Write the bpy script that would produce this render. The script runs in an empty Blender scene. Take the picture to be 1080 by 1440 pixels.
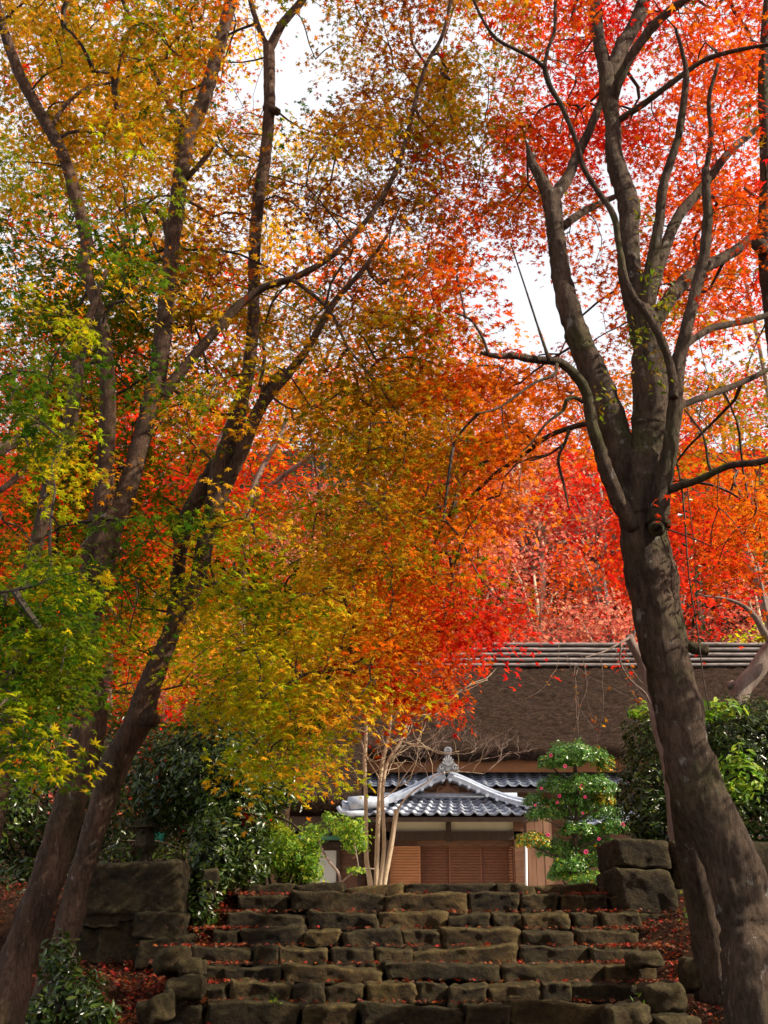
import bpy, math, random
import numpy as np
from mathutils import Vector, noise
R = math.radians
C = bpy.context.scene.collection
sc = bpy.context.scene
random.seed(7); rng = np.random.default_rng(11)

# ------------------------------------------------------------------ camera
F, PITCH = 1600.0, math.atan2(620.0, 1600.0)
cam = bpy.data.cameras.new('camera'); co = bpy.data.objects.new('camera', cam); C.objects.link(co)
cam.sensor_fit = 'VERTICAL'; cam.sensor_height = 36.0; cam.sensor_width = 27.0
cam.lens = F / 1440.0 * 36.0; cam.clip_start = 0.05; cam.clip_end = 2000
co.location = (0, 0, 0); co.rotation_euler = (math.pi / 2 + PITCH, 0, 0)
cam.dof.use_dof = True; cam.dof.focus_distance = 12.0; cam.dof.aperture_fstop = 5.6
sc.camera = co
# ------------------------------------------------------------------ light
SUN_DIR = Vector((0.80, -0.20, 0.60)).normalized()      # towards the sun
elev = math.asin(SUN_DIR.z)
w = bpy.data.worlds.new('World'); sc.world = w; w.use_nodes = True
wn = w.node_tree.nodes; wl = w.node_tree.links; wn.clear()
sky = wn.new('ShaderNodeTexSky'); sky.sky_type = 'NISHITA'; sky.sun_disc = False
sky.sun_elevation = elev; sky.sun_rotation = math.atan2(SUN_DIR.x, SUN_DIR.y)
sky.air_density = 1.0; sky.dust_density = 2.5; sky.ozone_density = 1.0
bg = wn.new('ShaderNodeBackground'); bg.inputs['Strength'].default_value = 0.10
bg2 = wn.new('ShaderNodeBackground'); bg2.inputs['Color'].default_value = (0.93, 0.95, 1, 1); bg2.inputs['Strength'].default_value = .64
tcw = wn.new('ShaderNodeTexCoord'); cn = wn.new('ShaderNodeTexNoise'); cn.inputs['Scale'].default_value = 2.2; cn.inputs['Detail'].default_value = 6
cr = wn.new('ShaderNodeValToRGB'); cr.color_ramp.elements[0].position = .30; cr.color_ramp.elements[1].position = .62
cr.color_ramp.elements[0].color = (.86, .86, .86, 1)
mx = wn.new('ShaderNodeMixShader'); wo = wn.new('ShaderNodeOutputWorld')
wl.new(tcw.outputs['Generated'], cn.inputs['Vector']); wl.new(cn.outputs['Fac'], cr.inputs['Fac'])
wl.new(sky.outputs[0], bg.inputs['Color']); wl.new(cr.outputs[0], mx.inputs[0])
wl.new(bg.outputs[0], mx.inputs[1]); wl.new(bg2.outputs[0], mx.inputs[2]); wl.new(mx.outputs[0], wo.inputs[0])
sl = bpy.data.lights.new('sun', 'SUN'); sl.energy = 5.0; sl.angle = R(0.6); sl.color = (1, .88, .70)
so = bpy.data.objects.new('sun', sl); C.objects.link(so); so.location = (30, -8, 30)
so.rotation_euler = SUN_DIR.to_track_quat('Z', 'Y').to_euler()
sc.view_settings.view_transform = 'Standard'; sc.view_settings.look = 'None'
sc.view_settings.gamma = 1.0; sc.view_settings.exposure = 0.82
cy = sc.cycles
cy.max_bounces = 8; cy.diffuse_bounces = 3; cy.glossy_bounces = 2; cy.transmission_bounces = 5; cy.transparent_max_bounces = 4
cy.use_denoising = True; cy.sample_clamp_indirect = 4.0; cy.caustics_reflective = False; cy.caustics_refractive = False

# ------------------------------------------------------------------ projection helper: a point at world depth y seen at a photo pixel
CP, SP = math.cos(PITCH), math.sin(PITCH)
def P(px, py, Y):
    a = (px - 540) / F; b = (720 - py) / F
    s = Y / (CP - b * SP)
    return Vector((a * s, Y, s * (SP + b * CP)))
def PS(py, Y):                                           # metres per pixel there
    b = (720 - py) / F
    return Y / (CP - b * SP) / F
def PA(px, py, Y):
    a = (px - 540) / F; b = (720 - py) / F; s = Y / (CP - b * SP)
    return np.stack([a * s, Y, s * (SP + b * CP)], 1)

# ------------------------------------------------------------------ materials
MATS = {}
def new_mat(name):
    m = bpy.data.materials.new(name); m.use_nodes = True
    nt = m.node_tree; b = nt.nodes['Principled BSDF']
    MATS[name] = m
    return m, nt, b
def noise_node(nt, scale, detail=4, rough=.55, vec=None, stretch=None):
    n = nt.nodes.new('ShaderNodeTexNoise'); n.inputs['Scale'].default_value = scale
    n.inputs['Detail'].default_value = detail; n.inputs['Roughness'].default_value = rough
    if vec is None:
        t = nt.nodes.new('ShaderNodeTexCoord'); vec = t.outputs['Object']
    if stretch:
        mp = nt.nodes.new('ShaderNodeMapping'); mp.inputs['Scale'].default_value = stretch
        nt.links.new(vec, mp.inputs['Vector']); vec = mp.outputs[0]
    nt.links.new(vec, n.inputs['Vector'])
    return n
def ramp(nt, src, stops):
    r = nt.nodes.new('ShaderNodeValToRGB'); e = r.color_ramp.elements
    e[0].position, e[0].color = stops[0][0], (*stops[0][1], 1)
    e[1].position, e[1].color = stops[-1][0], (*stops[-1][1], 1)
    for p, c in stops[1:-1]:
        k = e.new(p); k.color = (*c, 1)
    nt.links.new(src, r.inputs[0]); return r
def mixc(nt, fac, a, b):
    m = nt.nodes.new('ShaderNodeMix'); m.data_type = 'RGBA'
    if isinstance(fac, float): m.inputs[0].default_value = fac
    else: nt.links.new(fac, m.inputs[0])
    for i, v in ((6, a), (7, b)):
        if isinstance(v, tuple): m.inputs[i].default_value = (*v, 1)
        else: nt.links.new(v, m.inputs[i])
    return m.outputs[2]
def bump(nt, b, h, strength=.5, dist=.02):
    n = nt.nodes.new('ShaderNodeBump'); n.inputs['Strength'].default_value = strength; n.inputs['Distance'].default_value = dist
    nt.links.new(h, n.inputs['Height']); nt.links.new(n.outputs[0], b.inputs['Normal']); return n

def leaf_mat(name, rough=.5, trans=.5, spec=.3, tboost=1.0):
    m, nt, b = new_mat(name)
    at = nt.nodes.new('ShaderNodeAttribute'); at.attribute_name = 'Col'
    nt.links.new(at.outputs['Color'], b.inputs['Base Color'])
    b.inputs['Roughness'].default_value = rough; b.inputs['Specular IOR Level'].default_value = spec
    tr = nt.nodes.new('ShaderNodeBsdfTranslucent')
    nt.links.new(at.outputs['Color'], tr.inputs['Color'])
    ms = nt.nodes.new('ShaderNodeMixShader'); ms.inputs[0].default_value = trans
    nt.links.new(b.outputs[0], ms.inputs[1]); nt.links.new(tr.outputs[0], ms.inputs[2])
    nt.links.new(ms.outputs[0], nt.nodes['Material Output'].inputs[0])
    return m
MAPLE = leaf_mat('maple_leaf', .6, .62, .06)
GLOSSY = leaf_mat('glossy_evergreen_leaf', .32, .25, .5)
SOFT = leaf_mat('soft_shrub_leaf', .45, .45, .3)
LITTER = leaf_mat('dry_fallen_leaf', .6, .2, .25)

def bark_mat(name, dark, light, lichen=.35, scale=1.0, moss=.3):
    m, nt, b = new_mat(name)
    n1 = noise_node(nt, 6 * scale, 8, .65, stretch=(1, 1, .25))
    base = ramp(nt, n1.outputs[0], [(.32, dark), (.68, light)])
    n2 = noise_node(nt, 13 * scale, 5, .65, stretch=(1, 1, .6))
    lf = ramp(nt, n2.outputs[0], [(.62, (0, 0, 0)), (.66, (lichen,) * 3)])
    c = mixc(nt, lf.outputs[0], base.outputs[0], (.36, .35, .32))
    n3 = noise_node(nt, 1.6 * scale, 5, .6)
    mf = ramp(nt, n3.outputs[0], [(.52, (0, 0, 0)), (.66, (moss,) * 3)])
    c = mixc(nt, mf.outputs[0], c, (.06, .075, .012))
    nt.links.new(c, b.inputs['Base Color']); b.inputs['Roughness'].default_value = .85; b.inputs['Specular IOR Level'].default_value = .2
    n4 = noise_node(nt, 40 * scale, 8, .75, stretch=(1, 1, .30))
    fr = ramp(nt, n4.outputs[0], [(.36, (.35, .32, .30)), (.56, (1.1, 1.1, 1.1))]); m4 = nt.nodes.new('ShaderNodeMix'); m4.data_type = 'RGBA'; m4.blend_type = 'MULTIPLY'; m4.inputs[0].default_value = .85 if moss else .3
    nt.links.new(c, m4.inputs[6]); nt.links.new(fr.outputs[0], m4.inputs[7]); nt.links.new(m4.outputs[2], b.inputs['Base Color'])
    bump(nt, b, n4.outputs[0], 1.0, .05)
    return m
BARK_D = bark_mat('maple_bark_mossy', (.035, .022, .014), (.16, .11, .075), .6, 1, .6)
BARK_A = bark_mat('maple_bark_brown', (.05, .03, .02), (.22, .13, .085), .5, 1.2, .3)
BARK_P = bark_mat('pale_smooth_bark', (.52, .38, .25), (.78, .64, .46), .2, 3, .0)
BARK_G = bark_mat('pale_pink_bark', (.22, .15, .12), (.48, .38, .32), .3, 2, .0)
def plain(name, c1, c2, scale=6, rough=.6, bs=.3, stretch=None, spec=.3, metal=0, bd=.01):
    m, nt, b = new_mat(name)
    n = noise_node(nt, scale, 6, .6, stretch=stretch)
    r = ramp(nt, n.outputs[0], [(.3, c1), (.7, c2)])
    nt.links.new(r.outputs[0], b.inputs['Base Color']); b.inputs['Roughness'].default_value = rough
    b.inputs['Specular IOR Level'].default_value = spec; b.inputs['Metallic'].default_value = metal
    n2 = noise_node(nt, scale * 5, 6, .6, stretch=stretch)
    bump(nt, b, n2.outputs[0], bs, bd)
    return m
TWIG = plain('twig_bark', (.03, .02, .015), (.07, .05, .035), 20, .8)
VINE = plain('vine_bark', (.05, .035, .025), (.1, .07, .05), 20, .8)
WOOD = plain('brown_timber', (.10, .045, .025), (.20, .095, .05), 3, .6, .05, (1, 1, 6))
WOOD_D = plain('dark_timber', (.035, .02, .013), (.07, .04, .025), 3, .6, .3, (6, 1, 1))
WOOD_P = plain('weathered_pinkish_board', (.17, .09, .055), (.30, .17, .11), 3, .8, .0, (2, 1, .4), .1)
SHUT_LIT = plain('slatted_wood_sunlit', (.34, .14, .055), (.48, .21, .09), 4, .6, .2, (1, 1, 8))  # brighter copy of the door wood, sunlight put into its colour
SOFFIT = plain('orange_brown_soffit', (.13, .05, .016), (.22, .085, .028), 3, .7, .2, (.5, 1, 1))
PLASTER = plain('cream_plaster', (.62, .54, .38), (.72, .64, .47), 3, .8, .1)
PAPER = plain('white_paper_screen', (.55, .54, .5), (.66, .64, .58), 2, .8, .05)
TILE = plain('grey_roof_tile', (.09, .105, .15), (.28, .31, .38), 5, .38, .15, None, .6)
TILE_V = plain('pale_verge_tile', (.22, .25, .32), (.44, .48, .56), 9, .38, .12, None, .6)
ORN = plain('grey_ornament_tile', (.16, .17, .19), (.36, .37, .39), 14, .5, .5, None, .4)
GUTTER = plain('white_downpipe', (.62, .62, .64), (.72, .72, .74), 5, .4, .05)
COPPER = plain('green_gutter', (.05, .17, .11), (.09, .24, .16), 5, .5, .1)
POLE = plain('weathered_ridge_pole', (.12, .09, .075), (.36, .31, .29), 3, .7, .3, (1, 4, 4))
BLACK = plain('dark_window', (.01, .012, .012), (.025, .03, .03), 3, .15, .0)
TURQ = plain('turquoise_panel', (.02, .36, .24), (.05, .5, .36), 4, .5, .1)

m, nt, b = new_mat('thatch')
n1 = noise_node(nt, 3, 10, .8, stretch=(2.0, 1, 8)); n2 = noise_node(nt, 24, 3, .7, stretch=(1, 1, .8))
r1 = ramp(nt, n1.outputs[0], [(.34, (.014, .009, .006)), (.5, (.042, .025, .018)), (.68, (.12, .074, .050))])
r2 = ramp(nt, n2.outputs[0], [(.62, (0, 0, 0)), (.72, (.6, .6, .6))])
nt.links.new(mixc(nt, r2.outputs[0], r1.outputs[0], (.18, .14, .115)), b.inputs['Base Color'])
b.inputs['Roughness'].default_value = .95; b.inputs['Specular IOR Level'].default_value = .04
n3 = noise_node(nt, 26, 8, .8, stretch=(1.6, 1, 2.5)); bump(nt, b, n3.outputs[0], 1.0, .10)
THATCH = m

def stone_mat(name, c1, c2, c3, moss):
    m, nt, b = new_mat(name)
    n1 = noise_node(nt, 2.3, 8, .65); n2 = noise_node(nt, 22, 6, .7)
    r = ramp(nt, n1.outputs[0], [(.3, c1), (.5, c2), (.72, c3)])
    g = nt.nodes.new('ShaderNodeNewGeometry'); sx = nt.nodes.new('ShaderNodeSeparateXYZ'); nt.links.new(g.outputs['Normal'], sx.inputs[0])
    n3 = noise_node(nt, 5, 6, .7)
    ad = nt.nodes.new('ShaderNodeMath'); ad.operation = 'MULTIPLY_ADD'; ad.inputs[1].default_value = .30
    nt.links.new(sx.outputs[2], ad.inputs[0]); nt.links.new(n3.outputs[0], ad.inputs[2])
    mf = ramp(nt, ad.outputs[0], [(.52, (0, 0, 0)), (.72, (moss,) * 3)])
    c = mixc(nt, mf.outputs[0], r.outputs[0], (.045, .040, .008))
    sp = ramp(nt, n2.outputs[0], [(.3, (.3, .3, .3)), (.7, (1.3, 1.3, 1.3))])
    mm = nt.nodes.new('ShaderNodeMix'); mm.data_type = 'RGBA'; mm.blend_type = 'MULTIPLY'; mm.inputs[0].default_value = .9
    ri = ramp(nt, g.outputs['Random Per Island'], [(0, (.50, .46, .40)), (.5, (1, .95, .85)), (1, (1.7, 1.5, 1.2))])
    pe = ramp(nt, g.outputs['Pointiness'], [(.505, (0, 0, 0)), (.56, (.75, .75, .75))])  # paler edges: sunlit rims of the stones put into the colour
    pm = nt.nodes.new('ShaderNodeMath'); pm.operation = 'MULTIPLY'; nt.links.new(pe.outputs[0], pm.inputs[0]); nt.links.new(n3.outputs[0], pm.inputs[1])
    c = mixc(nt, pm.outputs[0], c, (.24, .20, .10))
    m3 = nt.nodes.new('ShaderNodeMix'); m3.data_type = 'RGBA'; m3.blend_type = 'MULTIPLY'; m3.inputs[0].default_value = .9
    nt.links.new(c, m3.inputs[6]); nt.links.new(ri.outputs[0], m3.inputs[7]); c = m3.outputs[2]
    nt.links.new(c, mm.inputs[6]); nt.links.new(sp.outputs[0], mm.inputs[7])
    nt.links.new(mm.outputs[2], b.inputs['Base Color']); b.inputs['Roughness'].default_value = .85; b.inputs['Specular IOR Level'].default_value = .25
    a2 = nt.nodes.new('ShaderNodeMath'); a2.operation = 'MULTIPLY_ADD'; a2.inputs[1].default_value = .5; n5 = noise_node(nt, 7, 10, .8); nt.links.new(n2.outputs[0], a2.inputs[0]); nt.links.new(n5.outputs[0], a2.inputs[2])
    bump(nt, b, a2.outputs[0], 1.0, .12)
    return m
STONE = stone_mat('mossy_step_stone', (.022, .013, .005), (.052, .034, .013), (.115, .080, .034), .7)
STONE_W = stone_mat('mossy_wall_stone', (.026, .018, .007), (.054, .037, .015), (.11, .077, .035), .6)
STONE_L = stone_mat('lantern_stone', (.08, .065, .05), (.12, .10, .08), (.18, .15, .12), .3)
SOIL = plain('dark_leafy_soil', (.022, .013, .008), (.07, .032, .016), 7, .95, .9, None, .1, 0, .05)

# ------------------------------------------------------------------ object helpers
def tag(o, label=None, cat=None, group=None, kind=None):
    if label: o['label'] = label
    if cat: o['category'] = cat
    if group: o['group'] = group
    if kind: o['kind'] = kind
    return o
def empty(name, loc, label, cat, group=None):
    o = bpy.data.objects.new(name, None); C.objects.link(o); o.location = loc; o.empty_display_size = .2
    return tag(o, label, cat, group)
def np_mesh(name, V, faces_flat, counts, mat, parent=None, col=None, smooth=False):
    me = bpy.data.meshes.new(name)
    V = np.ascontiguousarray(V, dtype=np.float32)
    if parent is not None: V = V - np.array(parent.location, dtype=np.float32)
    me.vertices.add(len(V)); me.vertices.foreach_set('co', V.ravel())
    faces_flat = np.asarray(faces_flat, dtype=np.int32); counts = np.asarray(counts, dtype=np.int32)
    me.loops.add(len(faces_flat)); me.loops.foreach_set('vertex_index', faces_flat)
    me.polygons.add(len(counts))
    st = np.concatenate([[0], np.cumsum(counts)[:-1]]).astype(np.int32)
    me.polygons.foreach_set('loop_start', st); me.polygons.foreach_set('loop_total', counts)
    me.polygons.foreach_set('use_smooth', np.full(len(counts), bool(smooth)))
    if col is not None:
        a = me.color_attributes.new('Col', 'FLOAT_COLOR', 'POINT')
        c4 = np.ones((len(V), 4), dtype=np.float32); c4[:, :3] = col; a.data.foreach_set('color', c4.ravel())
    me.materials.append(mat); me.update(); me.validate()
    o = bpy.data.objects.new(name, me); C.objects.link(o)
    if parent is not None: o.parent = parent
    return o
class MB:
    def __init__(s): s.v = []; s.f = []
    def add(s, v, f):
        n = len(s.v); s.v += [tuple(p) for p in v]; s.f += [tuple(i + n for i in q) for q in f]
    def box(s, x0, x1, y0, y1, z0, z1):
        v = [(x, y, z) for z in (z0, z1) for y in (y0, y1) for x in (x0, x1)]
        s.add(v, [(0, 2, 3, 1), (4, 5, 7, 6), (0, 1, 5, 4), (2, 6, 7, 3), (0, 4, 6, 2), (1, 3, 7, 5)])
    def prism(s, poly, d):                                # poly: list of Vector, d: extrusion Vector
        n = len(poly); v = list(poly) + [Vector(p) + d for p in poly]
        s.add(v, [tuple(range(n))[::-1], tuple(range(n, 2 * n))] + [(i, (i + 1) % n, (i + 1) % n + n, i + n) for i in range(n)])
    def tube(s, pts, rad, sides=8, caps=True, wob=0, seed=0, flute=0, bark=0):
        pts = [Vector(p) for p in pts]; n = len(pts); v = []; up = None
        for i, p in enumerate(pts):
            t = (pts[min(i + 1, n - 1)] - pts[max(i - 1, 0)]).normalized()
            if up is None:
                up = t.orthogonal().normalized()
            up = (up - t * up.dot(t)).normalized(); bi = t.cross(up)
            for k in range(sides):
                a = 2 * math.pi * k / sides
                d = up * math.cos(a) + bi * math.sin(a); r = rad[i]
                if flute: r *= 1 + flute * math.sin(3 * a + i * .05 + seed) + flute * .6 * math.sin(5 * a - i * .03 + seed * 2)
                if wob:
                    q = p + d * r
                    r *= 1 + wob * noise.fractal(q * (.9 / max(rad[i], .03)) * .5 + Vector((seed, 0, 0)), .8, 2, 3)
                if bark: q = p + d * r; r *= 1 + bark * (noise.noise(Vector((q.x * 26, q.y * 26, q.z * 5))) + .6 * noise.noise(Vector((q.x * 60, q.y * 60, q.z * 14))))
                v.append(p + d * r)
        f = [(i * sides + k, i * sides + (k + 1) % sides, (i + 1) * sides + (k + 1) % sides, (i + 1) * sides + k) for i in range(n - 1) for k in range(sides)]
        if caps: f += [tuple(range(sides))[::-1], tuple(range((n - 1) * sides, n * sides))]
        s.add(v, f)
    def build(s, name, mat, parent=None, smooth=False):
        return np_mesh(name, np.array(s.v), np.concatenate([np.array(q) for q in s.f]), [len(q) for q in s.f], mat, parent, None, smooth)
def spline(pts, rad, step):
    out, ro = [], []
    n = len(pts)
    for i in range(n - 1):
        p0, p1, p2, p3 = pts[max(i - 1, 0)], pts[i], pts[i + 1], pts[min(i + 2, n - 1)]
        k = max(1, int((p2 - p1).length / step))
        for j in range(k):
            t = j / k
            out.append(.5 * ((2 * p1) + (p2 - p0) * t + (2 * p0 - 5 * p1 + 4 * p2 - p3) * t * t + (3 * p1 - p0 - 3 * p2 + p3) * t ** 3))
            ro.append(rad[i] + (rad[i + 1] - rad[i]) * t)
    out.append(pts[-1]); ro.append(rad[-1])
    return out, ro
LIMB = []
def limb(mb, L, Y0=None, step=.06, sides=12, wob=.10, flute=0, nodes=None, bark=0):
    """L: list of (px, py, width_px, Y)"""
    pts = [P(a[0], a[1], a[3]) for a in L]; rad = [a[2] * PS(a[1], a[3]) / 2 for a in L]
    p, r = spline(pts, rad, step)
    mb.tube(p, r, sides, True, wob, random.random() * 9, flute, bark)
    if nodes is not None: nodes += [tuple(q) for q in p[::max(1, int(.15 / step))]]
    if max(a[2] for a in L) > 9 and L[0][3] < 12:
        for i in range(len(L) - 1):
            for t in np.linspace(0, 1, 6): LIMB.append([L[i][k] * (1 - t) + L[i + 1][k] * t for k in range(4)])
    return p, r
def limbw(mb, base, Y, **k):                              # same depth, optional end depth
    if not isinstance(Y, tuple): Y = (Y, Y)
    n = len(base); L = [(a[0], a[1], a[2], Y[0] + (Y[1] - Y[0]) * i / max(1, n - 1)) for i, a in enumerate(base)]
    return limb(mb, L, **k)

# ------------------------------------------------------------------ leaves
def pol(a, r, z=0): return (r * math.cos(R(a)), r * math.sin(R(a)), z)
T5 = np.array([pol(0, 0), pol(0, 1.0, -.16), pol(46, .9, -.14), pol(-46, .9, -.14), pol(92, .66, -.1), pol(-92, .66, -.1),
               pol(23, .34, .02), pol(-23, .34, .02), pol(69, .30, .02), pol(-69, .30, .02), pol(135, .2, 0), pol(-135, .2, 0)])
Q5 = np.array([(0, 7, 1, 6), (0, 6, 2, 8), (0, 9, 3, 7), (0, 8, 4, 10), (0, 11, 5, 9)])
T3 = np.array([pol(0, 0), pol(0, 1.0, -.12), pol(62, .85, -.1), pol(-62, .85, -.1), pol(31, .38), pol(-31, .38), pol(120, .25), pol(-120, .25)])
Q3 = np.array([(0, 5, 1, 4), (0, 4, 2, 6), (0, 7, 3, 5)])
TO = np.array([(-.9, 0, 0), (-.3, .34, .06), (.35, .30, .05), (1, 0, -.12), (.35, -.30, .05), (-.3, -.34, .06), (-.3, 0, -.03), (.35, 0, -.04)])
QO = np.array([(0, 6, 1, 1), (1, 6, 7, 2), (2, 7, 3, 3), (0, 5, 6, 6), (5, 4, 7, 6), (4, 3, 7, 7)])
TR = np.array([(-.8, 0, 0), (0, .5, .1), (.9, 0, -.1), (0, -.5, .05)])
QR = np.array([(0, 3, 2, 1)])
KIND = {'maple': (T5, Q5), 'maple3': (T3, Q3), 'oval': (TO, None), 'rhomb': (TR, QR)}
OVALF = [(0, 6, 1), (1, 6, 7, 2), (2, 7, 3), (0, 5, 6), (5, 4, 7, 6), (4, 3, 7)]
def unit(v): return v / np.maximum(np.linalg.norm(v, axis=1, keepdims=True), 1e-6)
def leaves(name, Cc, size, nrm, col, kind, mat, parent=None, tipdir=None):
    N = len(Cc); T, Q = KIND[kind]
    n = unit(nrm); a = rng.normal(size=(N, 3))
    if tipdir is not None: a = a * .6 + tipdir
    u = unit(a - n * (a * n).sum(1, keepdims=True)); v = np.cross(n, u)
    curl = rng.uniform(.2, 2.2, (N, 1)); sz = (size * rng.uniform(.55, 1.3, N))[:, None, None]
    wd = rng.uniform(.8, 1.1, (N, 1))
    V = Cc[:, None, :] + sz * (T[None, :, 0, None] * u[:, None, :] + (T[None, :, 1] * wd)[:, :, None] * v[:, None, :] + (T[None, :, 2] * curl)[:, :, None] * n[:, None, :])
    K = len(T); off = (np.arange(N) * K)
    if kind == 'oval':
        flat = np.concatenate([np.array(f) for f in OVALF]); cnt = np.array([len(f) for f in OVALF])
        ff = (flat[None, :] + off[:, None]).ravel(); cc = np.tile(cnt, N)
    else:
        ff = (Q[None] + off[:, None, None]).ravel(); cc = np.full(N * len(Q), 4)
    c = np.repeat(col, K, axis=0)
    return np_mesh(name, V.reshape(-1, 3), ff, cc, mat, parent, c)
PAL = {  # albedo of the leaves
 'G': [(.05, .125, .006), (.09, .16, .007), (.03, .08, .006), (.19, .21, .008)],
 'L': [(.36, .46, .010), (.54, .50, .012), (.22, .34, .008), (.70, .44, .012)],
 'Y': [(.80, .46, .018), (.70, .46, .02), (.85, .36, .015), (.50, .44, .02)],
 'A': [(.80, .31, .010), (.80, .21, .010), (.72, .38, .015), (.50, .32, .012)],
 'O': [(.78, .15, .006), (.68, .09, .005), (.80, .24, .010), (.52, .15, .006)],
 'V': [(.70, .055, .005), (.78, .11, .006), (.52, .03, .005), (.66, .17, .008)],
 'R': [(.68, .016, .010), (.54, .010, .010), (.76, .06, .008), (.72, .035, .010)],
 'B': [(.26, .045, .008), (.36, .09, .007), (.16, .03, .008), (.30, .14, .008)],
 'M': [(.34, .23, .008), (.50, .18, .008), (.16, .21, .008), (.60, .24, .008)],
 'P': [(.66, .16, .12), (.72, .26, .14), (.56, .09, .07), (.70, .36, .20)],
 'E': [(.05, .09, .03), (.07, .12, .04), (.035, .07, .025)],
 'D': [(.024, .050, .006), (.040, .078, .008), (.016, .034, .005), (.085, .12, .010)],
 'S': [(.14, .30, .02), (.26, .42, .03), (.36, .46, .04), (.10, .22, .02)],
 'T': [(.06, .17, .020), (.09, .23, .025), (.15, .29, .03), (.04, .12, .015)],
}
def colours(code, N, spread=.16):
    p = np.array(PAL[code]); c = p[rng.integers(0, len(p), N)]
    return np.clip(c * rng.uniform(1 - spread, 1 + spread, (N, 1)) * rng.uniform(.92, 1.08, (N, 3)), 0, .9)

class Crown:
    def __init__(s): s.c = []; s.n = []; s.k = []; s.s = []; s.sp = []; s.tint = []
    def spray(s, c, rad, n, code, size, flat=.22, tilt=.45):
        s.sp.append(tuple(c))
        th = rng.uniform(0, 2 * math.pi, n); r = rad * np.sqrt(rng.uniform(0.02, 1, n))
        el = rng.uniform(.6, 1.2); yaw = rng.uniform(0, math.pi)
        x = r * np.cos(th) * el; y = r * np.sin(th) / el
        X = x * math.cos(yaw) - y * math.sin(yaw); Yv = x * math.sin(yaw) + y * math.cos(yaw)
        z = rng.normal(0, flat * rad, n) - .35 * r * r / rad
        pos = np.array(c)[None] + np.stack([X, Yv, z], 1)
        sl = rng.normal(0, .25, 2)
        pos[:, 2] += X * sl[0] + Yv * sl[1]
        nn = rng.normal(0, tilt, (n, 3)); nn[:, 2] = 1; nn[:, 0] -= sl[0] - X / rad * .4; nn[:, 1] -= sl[1] - Yv / rad * .4
        s.c.append(pos); s.n.append(nn); s.s.append(np.full(n, size))
        col = colours(code, n); p = np.array(PAL[code]); t = p[rng.integers(0, len(p))]
        col = col * .55 + t[None] * .45
        s.k.append(col)
    def build(s, parent, kind='maple', mat=None, name='crown'):
        if not s.c: return
        return leaves(name, np.concatenate(s.c), np.concatenate(s.s), np.concatenate(s.n), np.concatenate(s.k), kind, mat or MAPLE, parent)
    def twigs(s, parent, nodes, r0=.0035, maxr=.02, mat=None, maxlen=3.5):
        """join every spray to the nearest limb or to a spray that hangs nearer the limb"""
        S = np.array(s.sp); Nd = np.array(nodes)
        if len(S) == 0 or len(Nd) == 0: return
        d0 = np.sqrt(((S[:, None] - Nd[None]) ** 2).sum(2)); near = d0.argmin(1); dm = d0.min(1)
        order = np.argsort(dm); par = np.full(len(S), -1); placed = []
        for i in order:
            best, bi = dm[i], -1
            if placed:
                pl = np.array(placed); d = np.linalg.norm(S[pl] - S[i], axis=1) * 1.0 + dm[pl] * .35
                d = np.where(np.linalg.norm(S[pl] - S[i], axis=1) < 1e-4, 99, d)
                j = d.argmin()
                if d[j] < best: bi = pl[j]
            par[i] = bi; placed.append(i)
        load = np.ones(len(S))
        for i in order[::-1]:
            if par[i] >= 0: load[par[i]] += load[i]
        A = np.where((par >= 0)[:, None], S[np.maximum(par, 0)], Nd[near]); B = S
        ok = np.linalg.norm(A - B, axis=1) < maxlen
        A, B, ld = A[ok], B[ok], load[ok]
        ra = np.minimum(r0 * np.sqrt(ld), maxr); rb = np.maximum(ra * .6, r0 * .7)
        tube_batch('twigs', A, B, ra, rb, mat or TWIG, parent)
def tube_batch(name, A, B, ra, rb, mat, parent, seg=5, sides=4, bend=.10):
    N = len(A); d = B - A; L = np.linalg.norm(d, axis=1, keepdims=True); t = d / np.maximum(L, 1e-5)
    ref = np.where(np.abs(t[:, 2:3]) > .9, np.array([[1., 0, 0]]), np.array([[0, 0, 1.]]))
    u = unit(np.cross(t, ref)); v = np.cross(t, u)
    b1 = rng.normal(0, bend, (N, 1)) * L; b2 = rng.normal(0, bend, (N, 1)) * L + .10 * L
    V = np.zeros((N, seg, sides, 3))
    for i in range(seg):
        q = i / (seg - 1); w_ = math.sin(math.pi * q); w2 = math.sin(2 * math.pi * q) * .5
        c = A + d * q + u * (b1 * w_ + b2 * w2 * .5); c[:, 2] += (b2[:, 0] * w_)
        r = (ra + (rb - ra) * q)[:, None]
        for k in range(sides):
            a = 2 * math.pi * k / sides
            V[:, i, k] = c + (u * math.cos(a) + v * math.sin(a)) * r
    f = np.array([(i * sides + k, i * sides + (k + 1) % sides, (i + 1) * sides + (k + 1) % sides, (i + 1) * sides + k) for i in range(seg - 1) for k in range(sides)])
    ff = (f[None] + (np.arange(N) * seg * sides)[:, None, None]).ravel()
    return np_mesh(name, V.reshape(-1, 3), ff, np.full(N * len(f), 4), mat, parent)

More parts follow.
